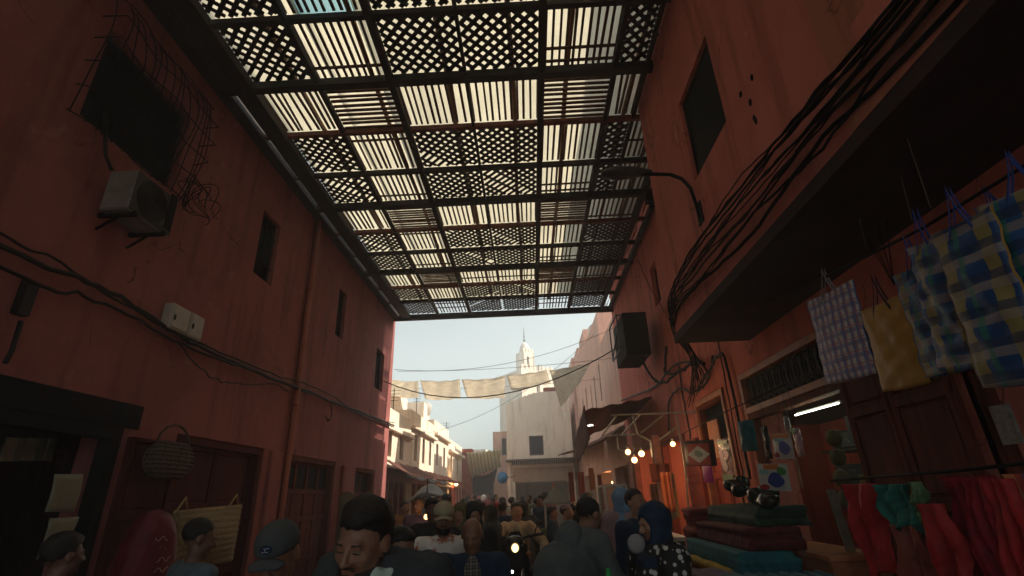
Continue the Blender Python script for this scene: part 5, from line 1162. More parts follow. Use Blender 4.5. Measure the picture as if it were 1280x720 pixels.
packet('small round clear packet above the pink and silver one', 979, 521, 989, 539, 2.25, CLR, (), .02)
packet('slim copper coloured packet below the pink one', 993, 572, 1005, 611, 2.25, mat('copper_foil', (.38, .20, .12), .3, .3, 8, bump=.5), (), .012, puffy=True)
single('rail', MB().tube([(2.4, 8.2, 2.62), (2.3, 6.0, 2.63), (2.24, 4.4, 2.62)], .006, 6), IRON, 'thin wire carrying the packets before the shop', 'wire')
# shop interior: goods on the shelves, tube lamp
tl = thing('tube_lamp', 'white fluorescent tube lit inside the shop on the right', 'lamp', (2.98, 5.3, 2.5))
ta, tb_ = at('x', 2.98, 994, 519), at('x', 2.98, 1048, 504)
part('tube', MB().tube([ta, tb_], .007, 8), mat('tube_light_glow', (1, 1, 1), .4, 0, 1, emit=(.95, 1, .72), estr=6), tl); part('holder', MB().bar(ta+np.array([.03, 0, .015]), tb_+np.array([.03, 0, .015]), .03, .02), ALU, tl)
ld = bpy.data.lights.new('tube_light', 'POINT'); ld.energy = 1.6; ld.color = (.85, 1, .7); ld.shadow_soft_size = .2; lo = bpy.data.objects.new('tube_light', ld); COL.objects.link(lo); lo.location = (3.05, 5.2, 2.40)
gc = [(.06, .06, .06), (.10, .11, .10), (.16, .14, .05), (.05, .09, .10), (.13, .12, .11), (.20, .08, .05), (.04, .06, .04)]
R_ = random.Random(11); k = 0
ord_ = ['first', 'second', 'third', 'fourth', 'fifth', 'sixth', 'seventh', 'eighth', 'ninth']
for zi, z in enumerate((.83, 1.28, 1.73, 2.18)):
    y = 4.66; j = 0
    while y < 6.4 and j < 9:
        w = R_.uniform(.12, .24); h_ = R_.uniform(.14, .32); ci = R_.randrange(7)
        m_ = MB().box(XR+.74-.02, XR+1.05, y, y+w-.015, z+.004, z+.004+h_); m_.box(XR+.715, XR+.72, y+.02, y+w-.035, z+.03, z+h_*.6, 1)
        single('carton', m_, [mat('carton_%d' % ci, gc[ci], .6, .25, 6), mat('carton_print_%d' % ((ci+3) % 7), gc[(ci+3) % 7], .6, .25, 20)], ord_[j]+' carton from the right on the '+['lowest', 'second lowest', 'second highest', 'highest'][zi]+' shelf of the lit shop', 'carton', group='cartons on the shelves of the lit shop', bevel=.004)
        y += w; j += 1
for j, (py, col) in enumerate(((548, (.11, .10, .03)), (572, (.09, .085, .03)), (598, (.12, .10, .05)), (625, (.14, .11, .06)))):
    q = at('x', 2.72, 1042+j*5, py); single('sack', (lambda m: m.ball(tuple(q), (.06, .085, .075), 8) and m)(MB()), mat('sack_%d' % j, col, .7, .3, 9, bump=.4), ['yellow green sack topmost beside the shop shelves', 'olive sack second from the top beside the shelves', 'straw sack third from the top beside the shelves', 'tan sack lowest beside the shelves'][j], 'sack')
single('plank', MB().bar(at('x', 2.6, 1038, 612), at('x', 2.6, 1064, 690), .02, .07, up=(1, 0, 0)), mat('grey_plank', (.22, .20, .15), .8, .3, 5), 'grey plank leaning between the shop shelves and the red sacks', 'plank')
single('counter', MB().box(2.3, 2.75, 4.5, 5.6, 0, 1.25).box(2.27, 2.76, 4.45, 5.65, 1.25, 1.29), ORNW, 'orange brown counter at the foot of the shop shelves', 'counter', bevel=.005)
for (a, b_, col, lab, x) in (((884, 528), (906, 572), ORNW, 'orange wooden board with a dark handle shape in the small door', 2.75), ((836, 592), (850, 648), mat('tan_board', (.55, .33, .14), .6, .2, 5), 'tan rounded board leaning in the lamp light', 2.5)):
    p, q = at('x', x, *a), at('x', x, *b_); single('board', MB().box(x-.015, x+.015, p[1], q[1], q[2], p[2]), col, lab, 'board', bevel=.01)

# textiles stacked on a table
tbm = thing('table', 'low table covered in blue cloth under the stacked textiles', 'table', (2.2, 5.4, 0))
part('tabletop', MB().box(1.55, 2.7, 4.3, 6.7, 1.02, 1.06), DOORW, tbm)
for x in (1.6, 2.65):
    for y in (4.36, 6.64): part('leg', MB().box(x-.03, x+.03, y-.03, y+.03, 0, 1.02), DOORW, tbm)
def slab(lab, x0, x1, y0, y1, z0, z1, mt, seed=0):
    n = max(2, int(round((z1-z0)/.045))); r_ = (z1-z0)/n*.56; P = []; rr = random.Random(seed)
    for q in range(n):
        zc = z0+(z1-z0)*(q+.5)/n; a, b_ = x0+rr.uniform(0, .05), x1-rr.uniform(0, .05); e0, e1 = y0+rr.uniform(0, .09), y1-rr.uniform(0, .09)
        for k in range(9): x = a+(b_-a)*k/8; P.append(cap((x, e0, zc), (x, e1, zc+rr.uniform(-.008, .008)), r_, r_, .035))
    o = imesh('folded_cloth', P, .011, [mt], None, fold=.0035, ffreq=26, seed=seed); return tag(o, lab, 'cloth', 'folded cloths stacked on the table')
def cm(n, c): return mat('textile_'+n, c, .85, .2, 8, bump=.4, bscale=50)
slab('turquoise cloth at the bottom of the stack', 1.72, 2.2, 4.75, 6.35, 1.10, 1.30, cm('turq', (.015, .13, .16)), 1)
slab('yellow cloth showing under the turquoise one', 1.64, 1.9, 4.9, 6.2, 1.06, 1.15, cm('yellow', (.42, .28, .03)), 2)
slab('maroon cloth in the middle of the stack', 1.82, 2.3, 4.8, 6.3, 1.30, 1.48, cm('maroon', (.11, .015, .02)), 3)
slab('dark green cloth on top of the stack', 1.95, 2.4, 4.85, 6.25, 1.48, 1.64, cm('green', (.02, .05, .035)), 4)
slab('red cloth with a white edge at the far end of the stack', 1.80, 2.2, 6.3, 6.7, 1.25, 1.6, cm('red', (.22, .03, .025)), 5)
slab('pale blue cloth spread at the near edge of the table', 1.5, 2.3, 4.2, 4.75, 1.03, 1.16, cm('pale', (.10, .20, .26)), 6)
slab('lilac cloth spread beside the dotted robe', 1.35, 1.75, 4.3, 5.3, 1.02, 1.14, cm('lilac', (.15, .14, .22)), 7)
bk = imesh('plastic_bundle', [ell((2.15+.12*math.cos(i*2.1), 5.9-.22*i*.9, 1.86-.035*i), (.09, .12, .07), .05) for i in range(6)], .014, [mat('shiny_black_plastic', (.015, .02, .018), .18, .2, 5, bump=.5, bscale=14)], None, fold=.012, ffreq=30, seed=4)
tag(bk, 'shiny black plastic bundle lying over the stacked cloths', 'bundle')

# ================================================================== STEEL FRAME, LAMPS
FY = 8.6
sf = thing('steel_frame', 'bare pale steel awning frame projecting over the lamps on the right', 'frame', (2.4, 8.6, 2.7))
fm = MB(); P3 = lambda px, py, y: at('y', y, px, py)
for a, b_ in (((764, 519, 9.2), (868, 515, 8.6)), ((770, 521, 9.2), (752, 545, 10)), ((800, 519, 9.0), (776, 545, 9.8)), ((791, 520, 9), (797, 543, 9)), ((829, 519, 8.8), (801, 541, 9.2)), ((752, 545, 10), (793, 543, 9)), ((797, 543, 9), (813, 551, 8.8)), ((771, 546, 9.8), (773, 562, 9.8)), ((773, 562, 9.8), (781, 564, 9.6)), ((846, 518, 8.6), (857, 590, 8.6)), ((857, 590, 8.6), (861, 640, 8.6)), ((846, 534, 8.6), (824, 550, 8.8)), ((813, 551, 8.8), (815, 572, 8.8))):
    fm.bar(P3(*a), P3(*b_), .026, .026)
part('frame', fm, STEEL, sf, bevel=.003); part('wall_fixing', MB().bar(P3(868, 515, 8.6), (XR, 8.6, P3(868, 515, 8.6)[2]), .05, .05), IRON, sf)
LAMPS = [((785, 565), 8.9, 'left hand glowing bulb of the group of three'), ((793, 575), 8.5, 'lowest glowing bulb of the group of three'), ((802, 567), 8.4, 'brightest glowing bulb right of the group of three'), ((841, 555), 8.2, 'glowing bulb hanging apart near the wall')]
for (p, Y, lab) in LAMPS:
    c = at('y', Y, *p); t = thing('hanging_lamp', lab, 'lamp', tuple(c), group='glowing bulbs under the steel frame')
    part('bulb', MB().ball(c, .048 if 'apart' not in lab else .040, 10), BULB, t); part('socket', MB().lathe([(.02, .04), (.022, .09), (.012, .11)], c, 10), BLACK, t)
    part('cord', MB().tube([c+np.array([0, 0, .1]), c+np.array([.02, .02, .32])], .005, 5), BLACK, t)
    ld = bpy.data.lights.new('bulb_light', 'POINT'); ld.energy = 2.6; ld.color = (1, .60, .28); ld.shadow_soft_size = .05; lo = bpy.data.objects.new('bulb_light', ld); COL.objects.link(lo); lo.location = (c[0]-.02, c[1]-.09, c[2]-.02)
for (p, Y, e, rad, lab) in (((533, 646), 8.3, 3, .04, 'small orange glowing lamp at the left stalls'), ((570, 605), 30, 25, .12, 'warm glow added beside the gateway pier for a sunlit patch'), ((797, 640), 12.5, 0, 0, None)):  # second one is added: its glow stands in for a patch of sunlight
    if not lab: continue
    c = at('y', Y, *p); t = thing('hanging_lamp', lab, 'lamp', tuple(c)); part('bulb', MB().ball(c, rad, 8), BULB, t); part('cord', MB().tube([c+np.array([0, 0, rad]), c+np.array([0, 0, rad+.5])], .008, 5), BLACK, t)
    ld = bpy.data.lights.new('bulb_light', 'POINT'); ld.energy = e; ld.color = (1, .55, .22); ld.shadow_soft_size = .08; lo = bpy.data.objects.new('bulb_light', ld); COL.objects.link(lo); lo.location = (c[0]+.1, c[1]-.15-rad, c[2])
# shop lamps deep in the lamp lit shops
for (x, y, z, e) in ((3.5, 10.4, 2.2, 7), (3.5, 13.2, 2.2, 12), (3.3, 22, 2.2, 22)):
    t = thing('hanging_lamp', {10.4: 'bulb inside the first lamp lit shop', 13.2: 'bulb inside the second lamp lit shop', 22: 'bulb inside the shop under the tall pink house'}[y], 'lamp', (x, y, z)); part('bulb', MB().ball((x, y, z), .05, 8), BULB, t); part('cord', MB().tube([(x, y, z+.04), (x, y, z+.6)], .006, 5), BLACK, t)
    ld = bpy.data.lights.new('bulb_light', 'POINT'); ld.energy = e; ld.color = (1, .5, .2); ld.shadow_soft_size = .08; lo = bpy.data.objects.new('bulb_light', ld); COL.objects.link(lo); lo.location = (x-.1, y-.1, z-.1)
# cloth goods hanging in the lamp light
for i, (px0, py0, px1, py1, Y, col, lab) in enumerate(((838, 590, 832, 640, 9.0, (.55, .14, .05), 'orange cloth hanging in the lamp light'), (812, 580, 840, 602, 9.3, (.16, .03, .02), 'dark red cloth hanging left of the tan board'), (824, 585, 829, 650, 9.6, (.30, .25, .16), 'narrow beige strip hanging in the lamp light'), (812, 605, 820, 650, 10, (.20, .10, .06), 'brown cloth hanging behind the woman in the dotted robe'), (735, 585, 744, 612, 12.5, (.60, .22, .06), 'orange cloth glowing under the brown awning'), (722, 590, 730, 640, 14, (.45, .10, .05), 'red cloth by the post under the brown awning'))):
    a, b_ = at('y', Y, px0, py0), at('y', Y, px1, py1)
    if abs(b_[0]-a[0]) < .1: b_[0] = a[0]+.16
    mb = MB().sheet(lambda u, v: (a[0]+(b_[0]-a[0])*u, Y+.03*math.sin(u*14+i)+.02*math.sin(v*5), a[2]+(b_[2]-a[2])*v), 12, 8, .008)
    single('hanging_cloth', mb, mat('lit_cloth_%d' % i, col, .85, .2, 6, bump=.3), lab, 'cloth', group='cloths hanging in the lamp light')
for i, (px, Y) in enumerate(((712, 13), (747, 16), (690, 24))):
    c = at('y', Y, px, 575); single('post', MB().box(c[0]-.06, c[0]+.06, Y-.06, Y+.06, 0, 2.3), REDW, ['red wooden post nearest under the long brown awning', 'red wooden post in the middle of the right row', 'red wooden post farthest along the right row'][i], 'post', bevel=.01)

# ================================================================== STALLS IN THE STREET
# food stall between the grey robed man and the woman in the dotted robe
fs = thing('food_stall', 'small food table between the grey robed man and the woman in the dotted robe', 'stall', (.95, 3.95, 0))
part('tabletop', MB().box(.55, 1.30, 3.65, 4.6, 1.06, 1.10), DOORW, fs, bevel=.005)
for x in (.6, 1.25):
    for y in (3.7, 4.55): part('leg', MB().box(x-.025, x+.025, y-.025, y+.025, 0, 1.06), DOORW, fs)
def bowl(lab, c, r, mt, fill=None, h=.09):
    t = thing('bowl', lab, 'bowl', c, group='dishes on the food table'); part('dish', MB().lathe([(r*.5, 0), (r*.8, h*.35), (r, h), (r*.96, h), (r*.75, h*.45), (.01, h*.3)], c, 20), mt, t)
    if fill: part('food', MB().ball((c[0], c[1], c[2]+h*.75), (r*.85, r*.85, h*.8), 8), fill, t)
BRD = mat('bread_crust', (.48, .24, .08), .7, .3, 14, bump=.5); DKB = mat('dark_bowl', (.03, .03, .03), .3, .2, 5)
bowl('wide dark bowl at the front of the food table', (.80, 3.85, 1.10), .17, DKB)
bowl('bowl heaped with pale food beside the dotted robe', (1.06, 3.80, 1.10), .12, ALU, mat('pale_food', (.55, .45, .36), .7, .4, 20, bump=.6))
bowl('bowl of brown dates behind the dark one', (1.08, 4.1, 1.10), .11, DKB, mat('brown_food', (.30, .12, .06), .6, .4, 20, bump=.6))
br2 = imesh('bread', [ell((.84, 4.15, 1.20), (.19, .10, .04), .02), ell((.97, 4.1, 1.23), (.14, .09, .04), .02)], .010, [BRD], None, fold=.002, ffreq=60); tag(br2, 'flat orange brown loaves behind the dark bowl', 'bread')
gp = at('y', 3.95, 757, 680); single('bottle', MB().lathe([(.03, 0), (.035, .02), (.035, .15), (.015, .19), (.015, .22)], (gp[0], gp[1], 1.10), 12), mat('green_plastic', (.05, .55, .12), .4), 'bright green bottle standing before the grey robed man', 'bottle')
wp = at('y', 3.45, 796, 680); single('plate', MB().lathe([(.01, 0), (.045, .004), (.056, .012), (.054, .016), (.01, .008)], wp, 22, axis='y'), mat('grey_plate', (.30, .29, .30), .5), 'round grey plate held up by the woman in the dotted robe', 'plate')
pa = MB()
for i in range(5): pa.ball((.93+.05*i, 3.66+.03*(i % 2), 1.15+.015*(i % 3)), (.05, .045, .05), 6)
single('bread', pa, mat('paper_wrap', (.50, .44, .38), .7, .3, 12, bump=.5), 'row of small paper wrapped rolls at the table edge', 'bread')
# counter with the white framed glass case
ct = thing('counter', 'dark steel counter with a white top edge behind the grey robed man', 'counter', (1.5, 8.1, 0))
part('body', MB().box(1.05, 2.0, 7.5, 8.6, 0, 1.18), mat('dark_steel', (.07, .07, .075), .4, .2, 6), ct); part('worktop', MB().box(1.0, 2.05, 7.42, 8.65, 1.18, 1.23), WHITE, ct, bevel=.005)
gcs = thing('display_case', 'tall glass case with a white frame standing on the dark counter', 'display case', (1.2, 7.9, 1.23))
fm = MB(); X0, X1, Y0, Y1, Z0, Z1 = 1.02, 1.32, 7.6, 8.3, 1.232, 1.88
for x in (X0, X1):
    for y in (Y0, Y1): fm.box(x-.015, x+.015, y-.015, y+.015, Z0, Z1)
    for z in (Z0, Z1): fm.box(x-.0145, x+.0145, Y0, Y1, z, z+.03)
for y in (Y0, Y1):
    for z in (Z0, Z1): fm.box(X0, X1, y-.0145, y+.0145, z+.0005, z+.0305)
part('frame', fm, mat('white_frame', (.62, .60, .56), .4), gcs); part('glass', MB().box(X0+.002, X1-.002, Y0+.002, Y1-.002, Z0+.03, Z1), mat('case_glass', (.20, .17, .14), .1, .3, 4, alpha=.4), gcs); part('shelf', MB().box(X0+.02, X1-.02, Y0+.02, Y1-.02, 1.55, 1.56), STEEL, gcs)
# barrow with a grey roof and greens
bw = thing('barrow', 'vegetable barrow with a small grey pointed roof', 'barrow', (.75, 11, 0))
rc = at('y', 11, 694, 607); cx, zt = rc[0], rc[2]; zr = zt-.30
rf = MB(); e = .27; rf.add([(cx-e, 11-e, zr), (cx+e, 11-e, zr), (cx+e, 11+e, zr), (cx-e, 11+e, zr), (cx, 11, zt), (cx-e, 11-e, zr-.05), (cx+e, 11-e, zr-.05), (cx+e, 11+e, zr-.05), (cx-e, 11+e, zr-.05)], [(0, 1, 4), (1, 2, 4), (2, 3, 4), (3, 0, 4), (0, 5, 6, 1), (1, 6, 7, 2), (2, 7, 8, 3), (3, 8, 5, 0), (5, 8, 7, 6)])
part('roof', rf, mat('grey_roof_cloth', (.26, .30, .29), .8, .2, 5), bw)
for sx in (-1, 1):
    for sy in (-1, 1): part('post', MB().box(cx+sx*(e-.04)-.015, cx+sx*(e-.04)+.015, 11+sy*(e-.04)-.015, 11+sy*(e-.04)+.015, .9, zr), WHITE, bw)
part('tray', MB().box(cx-.75, cx+.45, 10.5, 11.5, .82, .92), DOORW, bw)
for x in (cx-.5, cx+.25): part('wheel', MB().tube([(x, 10.6+.3*math.cos(a), .30+.28*math.sin(a)) for a in np.linspace(0, 2*PI, 20)], .03, 6), BLACK, bw)
part('handle', MB().tube([(cx-.7, 10.5, .86), (cx-.75, 10.0, .95)], .02, 6), DOORW, bw)
gv = imesh('vegetables', [ell((cx-.62+.14*(i % 8), 10.55+.28*(i//8), 1.0+.06*((i*7) % 3)), (.10, .12, .10), .02) for i in range(24)], .03, [mat('leafy_greens', (.16, .20, .06), .8, .5, 20, bump=.6, col2=(.05, .09, .03))], None, fold=.02, ffreq=50, seed=3); tag(gv, 'heap of leafy greens on the barrow', 'vegetables')
bt = thing('market_table', 'market table under a blue cloth left of the vegetable barrow', 'table', (.2, 13.2, 0)); part('tabletop', MB().box(-.15, .6, 12.8, 13.8, .95, 1.0), WHITE, bt); part('table_skirt', MB().sheet(lambda u, v: (-.16+.77*u, 12.78+.015*math.sin(u*40), .97-.75*v), 30, 4, .01), mat('blue_skirt', (.06, .10, .17), .85), bt)
# left stalls
ls = thing('market_table', 'low table heaped with dark goods at the left stalls', 'table', (-2.9, 11.5, 0)); part('tabletop', MB().box(-3.9, -2.2, 10.6, 13.4, .9, .95), DOORW, ls)
for y in (10.7, 13.3): part('trestle', MB().box(-3.8, -2.3, y-.03, y+.03, 0, .9), DOORW, ls)
for i in range(9):
    c = (-3.6+.17*i % 1.3, 10.8+.28*i, .95); single('bundle', MB().ball((c[0], c[1], c[2]+.1), (.12, .13, .11), 8), mat('bundle_%d' % (i % 4), [(.30, .16, .08), (.08, .07, .10), (.33, .30, .27), (.22, .05, .04)][i % 4], .8, .3, 9, bump=.5), ord_[i]+' bundle from the near end of the left stall table', 'bundle', group='bundles on the left stall table')
single('sheet', MB().sheet(lambda u, v: (-3.75+.55*u, 10.4+.3*u+.04*math.sin(v*6), 1.95-1.6*v+.05*math.sin(u*8)), 10, 12, .01), mat('olive_curtain', (.14, .13, .09), .85, .2, 5, bump=.3), 'olive curtain hanging at the corner of the left stalls', 'curtain')

# ================================================================== MOTORCYCLE (front towards the camera)
MC = thing('motorcycle', 'black motorcycle with its headlight on, ridden towards the camera', 'motorcycle', (0, 0, 0))
BKP = mat('black_gloss_paint', (.012, .012, .014), .2, .2, 4, coat=.5)
def tire(y): return MB().tube([(0, y+.255*math.cos(a), .30+.255*math.sin(a)) for a in np.linspace(0, 2*PI, 28)], .048, 8, cap=False)
for y in (-.66, .64):
    wh = part('wheel', tire(y), BLACK, MC); rm = MB().tube([(0, y+.205*math.cos(a), .30+.205*math.sin(a)) for a in np.linspace(0, 2*PI, 28)], .015, 6, cap=False)
    for i in range(6): rm.bar((0, y, .30), (0, y+.2*math.cos(i*PI/3), .30+.2*math.sin(i*PI/3)), .02, .02)
    part('rim', rm, STEEL, wh)
for s in (-1, 1): part('fork', MB().tube([(s*.09, -.66, .30), (s*.09, -.50, .70), (s*.085, -.36, 1.02)], .022, 8), STEEL, MC)
part('front_fender', MB().sheet(lambda u, v: ((v-.5)*.13, -.66+.33*math.cos(.5+u*2.0), .30+.33*math.sin(.5+u*2.0)), 12, 4, .006), BKP, MC)
def ip(name, P, mt, h=.014, **k):
    o = imesh(name, P, h, [mt], MC, **k); return o
ip('fairing', [ell((0, -.46, .98), (.17, .10, .17), .06), ell((0, -.36, .80), (.20, .16, .20), .06), cap((-.14, -.34, .62), (.14, -.34, .62), .09, .09, .06), cap((-.24, -.22, .70), (-.20, -.10, .40), .07, .09, .06), cap((.24, -.22, .70), (.20, -.10, .40), .07, .09, .06)], BKP)
ip('fuel_tank', [ell((0, .02, .86), (.16, .28, .14), .05), ell((0, .0, .55), (.17, .30, .18), .06)], BKP); ip('seat', [ell((0, .42, .82), (.15, .34, .07), .03)], BLACK); ip('tail', [ell((0, .72, .78), (.11, .22, .08), .03)], BKP)
part('headlight', MB().ball((0, -.555, 1.0), (.046, .026, .052), 10), mat('headlight_glow', (1, 1, 1), .3, 0, 1, emit=(1, .74, .30), estr=1.6), MC); part('headlight_rim', MB().tube([(.056*math.cos(a), -.545, 1.0+.062*math.sin(a)) for a in np.linspace(0, 2*PI, 24)], .012, 6, cap=False), STEEL, MC)
part('marker_light', MB().ball((-.05, -.50, .72), (.02, .012, .02), 6), mat('marker_glow', (1, 1, 1), .3, 0, 1, emit=(.9, .95, 1), estr=8), MC)
part('handlebar', MB().tube([(-.37, -.26, 1.14), (-.18, -.34, 1.12), (0, -.38, 1.08), (.18, -.34, 1.12), (.37, -.26, 1.14)], .014, 8), IRON, MC)
for s in (-1, 1):
    part('grip', MB().tube([(s*.28, -.30, 1.135), (s*.39, -.255, 1.145)], .022, 8), BLACK, MC)
    mr = part('mirror', MB().tube([(s*.26, -.32, 1.14), (s*.31, -.34, 1.26)], .008, 6).ball((s*.33, -.345, 1.29), (.055, .02, .035), 7), BLACK, MC)
    part('indicator', MB().ball((s*.18, -.50, .93), (.035, .03, .022), 6), mat('amber_plastic', (.45, .16, .03), .3), MC)
part('windscreen', MB().sheet(lambda u, v: ((u-.5)*.20*(1-.45*v*v), -.49+.08*v+.08*(2*u-1)**2, 1.09+.10*v), 10, 5, .004), glass(), MC)
part('exhaust', MB().tube([(.16, -.05, .32), (.18, .35, .30), (.19, .72, .38)], .04, 10), STEEL, MC)
MC.location = (RL[0]-.02, RY+.12, 0); MC.scale = (1.1, 1.1, 1.1)

# ================================================================== LEFT SIDE THINGS
WIC = mat('wicker', (.13, .10, .07), .8, .4, 30, bump=.8, bscale=60)
hb_ = thing('basket', 'rounded wicker basket hanging on the left wall by the folded door', 'basket', (-3.95, 5.72, 2.2))
a, b_ = at('x', -3.95, 188, 545), at('x', -3.95, 236, 596); cy1, cz1 = (a[1]+b_[1])/2, (a[2]+b_[2])/2-.03; bwid, bh = abs(a[1]-b_[1])/2, .19
wk = MB()
for i in range(9):
    t = -1+2*(i+.5)/9; rr_ = math.sqrt(1-t*t*.75); wk.tube([(-3.95+.11*math.cos(q)*rr_, cy1+bwid*math.sin(q)*rr_, cz1+t*bh) for q in np.linspace(0, 2*PI, 26)], .013, 5, cap=False)
for q in np.linspace(0, 2*PI, 19)[:-1]: wk.tube([(-3.95+.11*math.cos(q)*math.sqrt(1-t*t*.75), cy1+bwid*math.sin(q)*math.sqrt(1-t*t*.75), cz1+t*bh) for t in np.linspace(-1, 1, 9)], .008, 5)
part('weave', wk, WIC, hb_); part('basket_wall', MB().lathe([(.02, -.95*bh), (.8*.5, -.9*bh), (.9, -.3*bh), (.92, .3*bh), (.6, .95*bh)], (-3.95, cy1, cz1), 20, sx=.10, sy=bwid*.95), mat('wicker_backing', (.16, .12, .085), .9, .3, 30), hb_)  # basket wall in a slightly lighter wicker tone than the weave
part('handle', MB().tube([(-3.95, cy1+bwid*.7*math.cos(q), cz1+bh*.8+.22*math.sin(q)) for q in np.linspace(0, PI, 14)], .014, 6), WIC, hb_)
# beige basket bag
bbm = mat('straw_panel', (.26, .20, .11), .8, .25, 30, bump=.6, bscale=50)
sbg = thing('straw_bag', 'big flat beige straw bag leaning behind the man in the blue grey shirt', 'bag', (-3.6, 6.4, 1.0))
p = [at('x', -3.6, *c) for c in ((218, 640), (300, 632), (288, 700), (215, 712))]
part('bag_body', MB().sheet(lambda u, v: bil([p[0], p[1], p[2], p[3]], u, v)+np.array([.10*math.sin(PI*u)*math.sin(PI*v)+.004*math.sin(v*60), 0, 0]), 20, 40, .05), bbm, sbg)
part('rim', MB().tube([p[0], (p[0]+p[1])/2+np.array([.03, 0, -.01]), p[1]], .015, 6).tube([p[0]+(p[3]-p[0])*.12, p[1]+(p[2]-p[1])*.12], .01, 6), mat('straw_rim', (.45, .33, .14), .8), sbg)
for (u0, u1) in ((.02, .16), (.80, .96)):
    A, B = p[0]*(1-u0)+p[1]*u0, p[0]*(1-u1)+p[1]*u1; part('handle', MB().tube([A, (A+B)/2+np.array([.02, 0, .13]), B], .012, 6), mat('straw_rim', (.45, .33, .14), .8), sbg)
# red sack with pale squiggles
rs_ = thing('sack', 'red printed sack with pale squiggly lettering by the left doors', 'sack', (-3.2, 4.6, 0))
c = at('x', -3.2, 183, 690); imesh('sack_body', [ell((c[0], c[1], c[2]-.25), (.22, .27, .50), .05), ell((c[0], c[1]+.02, c[2]+.1), (.16, .2, .22), .08), cap((c[0], c[1], 0.1), (c[0], c[1], c[2]-.4), .25, .26, .05)], .02, [mat('red_woven_sack', (.13, .010, .02), .6, .25, 9, bump=.4, bscale=40)], rs_, fold=.008, ffreq=18)
bpy.context.view_layer.update()
sq = MB(); R_ = random.Random(5)
for r_ in range(6):
    for k in range(2):
        y_ = c[1]-.10+.16*k; z_ = c[2]+.10-.075*r_; xx = c[0]+.235
        sq.tube([(xx-.9*(abs(y_+.03*t-c[1]))**2*2-(.05 if r_ < 2 else 0), y_+.028*t, z_+.018*math.sin(t*2.6+r_)) for t in np.linspace(-1.5, 2.2, 9)], .004, 4)
part('lettering', sq, mat('pale_print', (.38, .25, .24), .7), rs_)
rs_.location = (-3.2, 4.6, 0)
for ch_ in rs_.children:
    if ch_.name.startswith('sack_body'): ch_.location = (3.2, -4.6, 0)
# notices and small lamp of the first shop
for (q4, lab) in (((( 68, 593), (104, 593), (94, 640), (57, 640)), 'upper cream notice sheet hanging in the first shop on the left'), (((62, 648), (99, 646), (84, 676), (46, 700)), 'lower cream notice sheet, curled, under the upper one')):
    p = [at('x', -4.0, *c) for c in q4]
    single('notice', MB().sheet(lambda u, v: bil(p, u, v)+np.array([.01*math.sin(v*4), 0, 0]), 6, 6, .004), CARD, lab, 'notice')
c = at('x', -4.25, 178, 563); t = thing('hanging_lamp', 'small pale green bulb lit beside the wicker basket', 'lamp', tuple(c)); part('bulb', MB().ball(c, .022, 8), mat('pale_green_glow', (1, 1, 1), .4, 0, 1, emit=(.85, 1, .7), estr=6), t); part('socket', MB().lathe([(.012, .02), (.014, .05)], c, 8), BLACK, t)
for i in range(5):
    q = at('x', -4.6, 8+i*13, 562); single('packet', MB().box(q[0], q[0]+.03, q[1]-.05, q[1]+.05, q[2]-.10, q[2]+.10), mat('shop_packet_%d' % (i % 2), [(.16, .15, .12), (.08, .10, .10)][i % 2], .4, .3, 12), ord_[i]+' small packet from the left edge hanging in the first shop on the left', 'packet', group='packets in the first shop on the left', bevel=.006)
single('glass_cabinet', MB().box(-4.5, -4.46, 2.0, 3.4, 1.1, 2.1), glass(), 'dark glass pane across the first shop on the left', 'glass')

# aerials, dishes and tanks on the far roofs
for i, (x, y, z, lab) in enumerate(((-5.6, 20.8, 4.7, 'pale satellite dish on the second cream house of the left row'), (-5.4, 26, 5.0, 'pale satellite dish on the tallest cream house of the left row'), (3.9, 26.5, 9.0, 'pale satellite dish on the pink house with the stepped parapet'))):
    t = thing('satellite_dish', lab, 'satellite dish', (x, y, z)); part('mast', MB().tube([(x, y, z), (x, y, z+.9)], .03, 6), GREYM, t)
    part('dish', MB().lathe([(.02, 0), (.25, .03), (.42, .11), (.425, .12), (.25, .045), (.02, .015)], (x, y-.1, z+1.1), 18, axis='y'), WHITE, t)
for i, (x, y, z, h_) in enumerate(((-5.0, 18.6, 4.2, 1.5), (-5.2, 23.4, 4.7, 1.8), (-5.1, 31.5, 4.6, 1.6), (.8, 33, 8.3, 1.6))):
    m_ = MB().tube([(x, y, z), (x, y, z+h_)], .018, 5)
    for k in range(4): m_.tube([(x-.25+.03*k, y, z+h_-.1-.12*k), (x+.25-.03*k, y, z+h_-.1-.12*k)], .010, 4)
    single('aerial', m_, IRON, ['television aerial on the cream house nearest the red building', 'television aerial on the three windowed cream house', 'television aerial on the last cream house of the left row', 'television aerial on the grey cream house'][i], 'aerial')
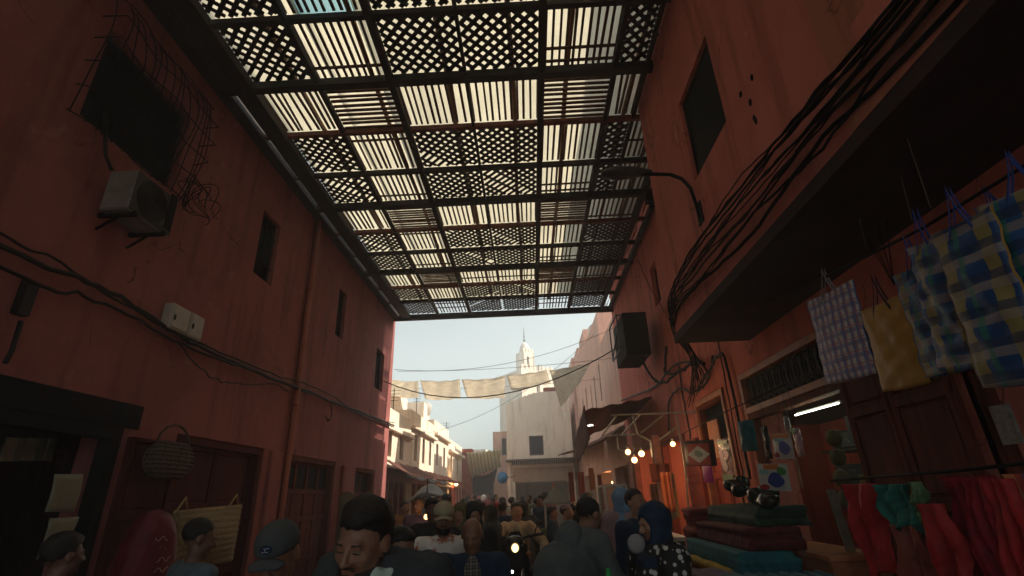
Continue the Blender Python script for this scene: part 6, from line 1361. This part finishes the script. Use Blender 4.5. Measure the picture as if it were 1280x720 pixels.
# ================================================================== light
SUN_EL, SUN_AZ = math.radians(38), math.atan2(.99, .07)        # azimuth from +Y towards +X
world = bpy.data.worlds.new('World'); scene.world = world; world.use_nodes = True
N = world.node_tree.nodes; Lk = world.node_tree.links
sky = N.new('ShaderNodeTexSky'); sky.sky_type = 'NISHITA'; sky.sun_disc = False; sky.sun_elevation = SUN_EL; sky.sun_rotation = SUN_AZ
sky.air_density = 1.0; sky.dust_density = 2.2; sky.ozone_density = 1.0
hs = N.new('ShaderNodeHueSaturation'); hs.inputs['Saturation'].default_value = .42
Lk.new(sky.outputs[0], hs.inputs['Color'])
tint = N.new('ShaderNodeMix'); tint.data_type = 'RGBA'; tint.blend_type = 'MULTIPLY'; tint.inputs[0].default_value = 1; tint.inputs[7].default_value = (.84, .90, .82, 1)
Lk.new(hs.outputs[0], tint.inputs[6]); Lk.new(tint.outputs[2], N['Background'].inputs[0]); N['Background'].inputs[1].default_value = .112
sd = bpy.data.lights.new('sun', 'SUN'); sd.energy = 5; sd.angle = math.radians(.5); sd.color = (1, .90, .74)
so_ = bpy.data.objects.new('sun', sd); COL.objects.link(so_)
dirv = Vector((math.sin(SUN_AZ)*math.cos(SUN_EL), math.cos(SUN_AZ)*math.cos(SUN_EL), math.sin(SUN_EL)))
so_.rotation_euler = dirv.to_track_quat('Z', 'Y').to_euler(); so_.location = (10, 10, 30)
vs = scene.view_settings; scene.display_settings.display_device = 'sRGB'; vs.view_transform = 'Standard'; vs.look = 'None'; vs.gamma = 1; vs.exposure = .95; vs.use_curve_mapping = False
cy = scene.cycles; cy.use_denoising = True; cy.max_bounces = 9; cy.diffuse_bounces = 6; cy.glossy_bounces = 2; cy.transmission_bounces = 4; cy.sample_clamp_indirect = 4; cy.caustics_reflective = False; cy.caustics_refractive = False
try: cy.denoiser = 'OPENIMAGEDENOISE'
except Exception: pass
hz = MB().box(-40, 40, -25, 110, -1, 32)
hm = bpy.data.materials.new('haze'); hm.use_nodes = True; hn = hm.node_tree.nodes; hn.remove(hn['Principled BSDF'])
pv = hn.new('ShaderNodeVolumePrincipled'); pv.inputs['Color'].default_value = (.84, .93, 1.0, 1); pv.inputs['Density'].default_value = .008; pv.inputs['Anisotropy'].default_value = .3
hm.node_tree.links.new(pv.outputs[0], hn['Material Output'].inputs['Volume'])
ho = mesh_obj('haze', hz, hm); ho['kind'] = 'stuff'
cy.volume_bounces = 1; cy.volume_step_rate = 4
for o in scene.objects:
    if 'org' in o: del o['org']
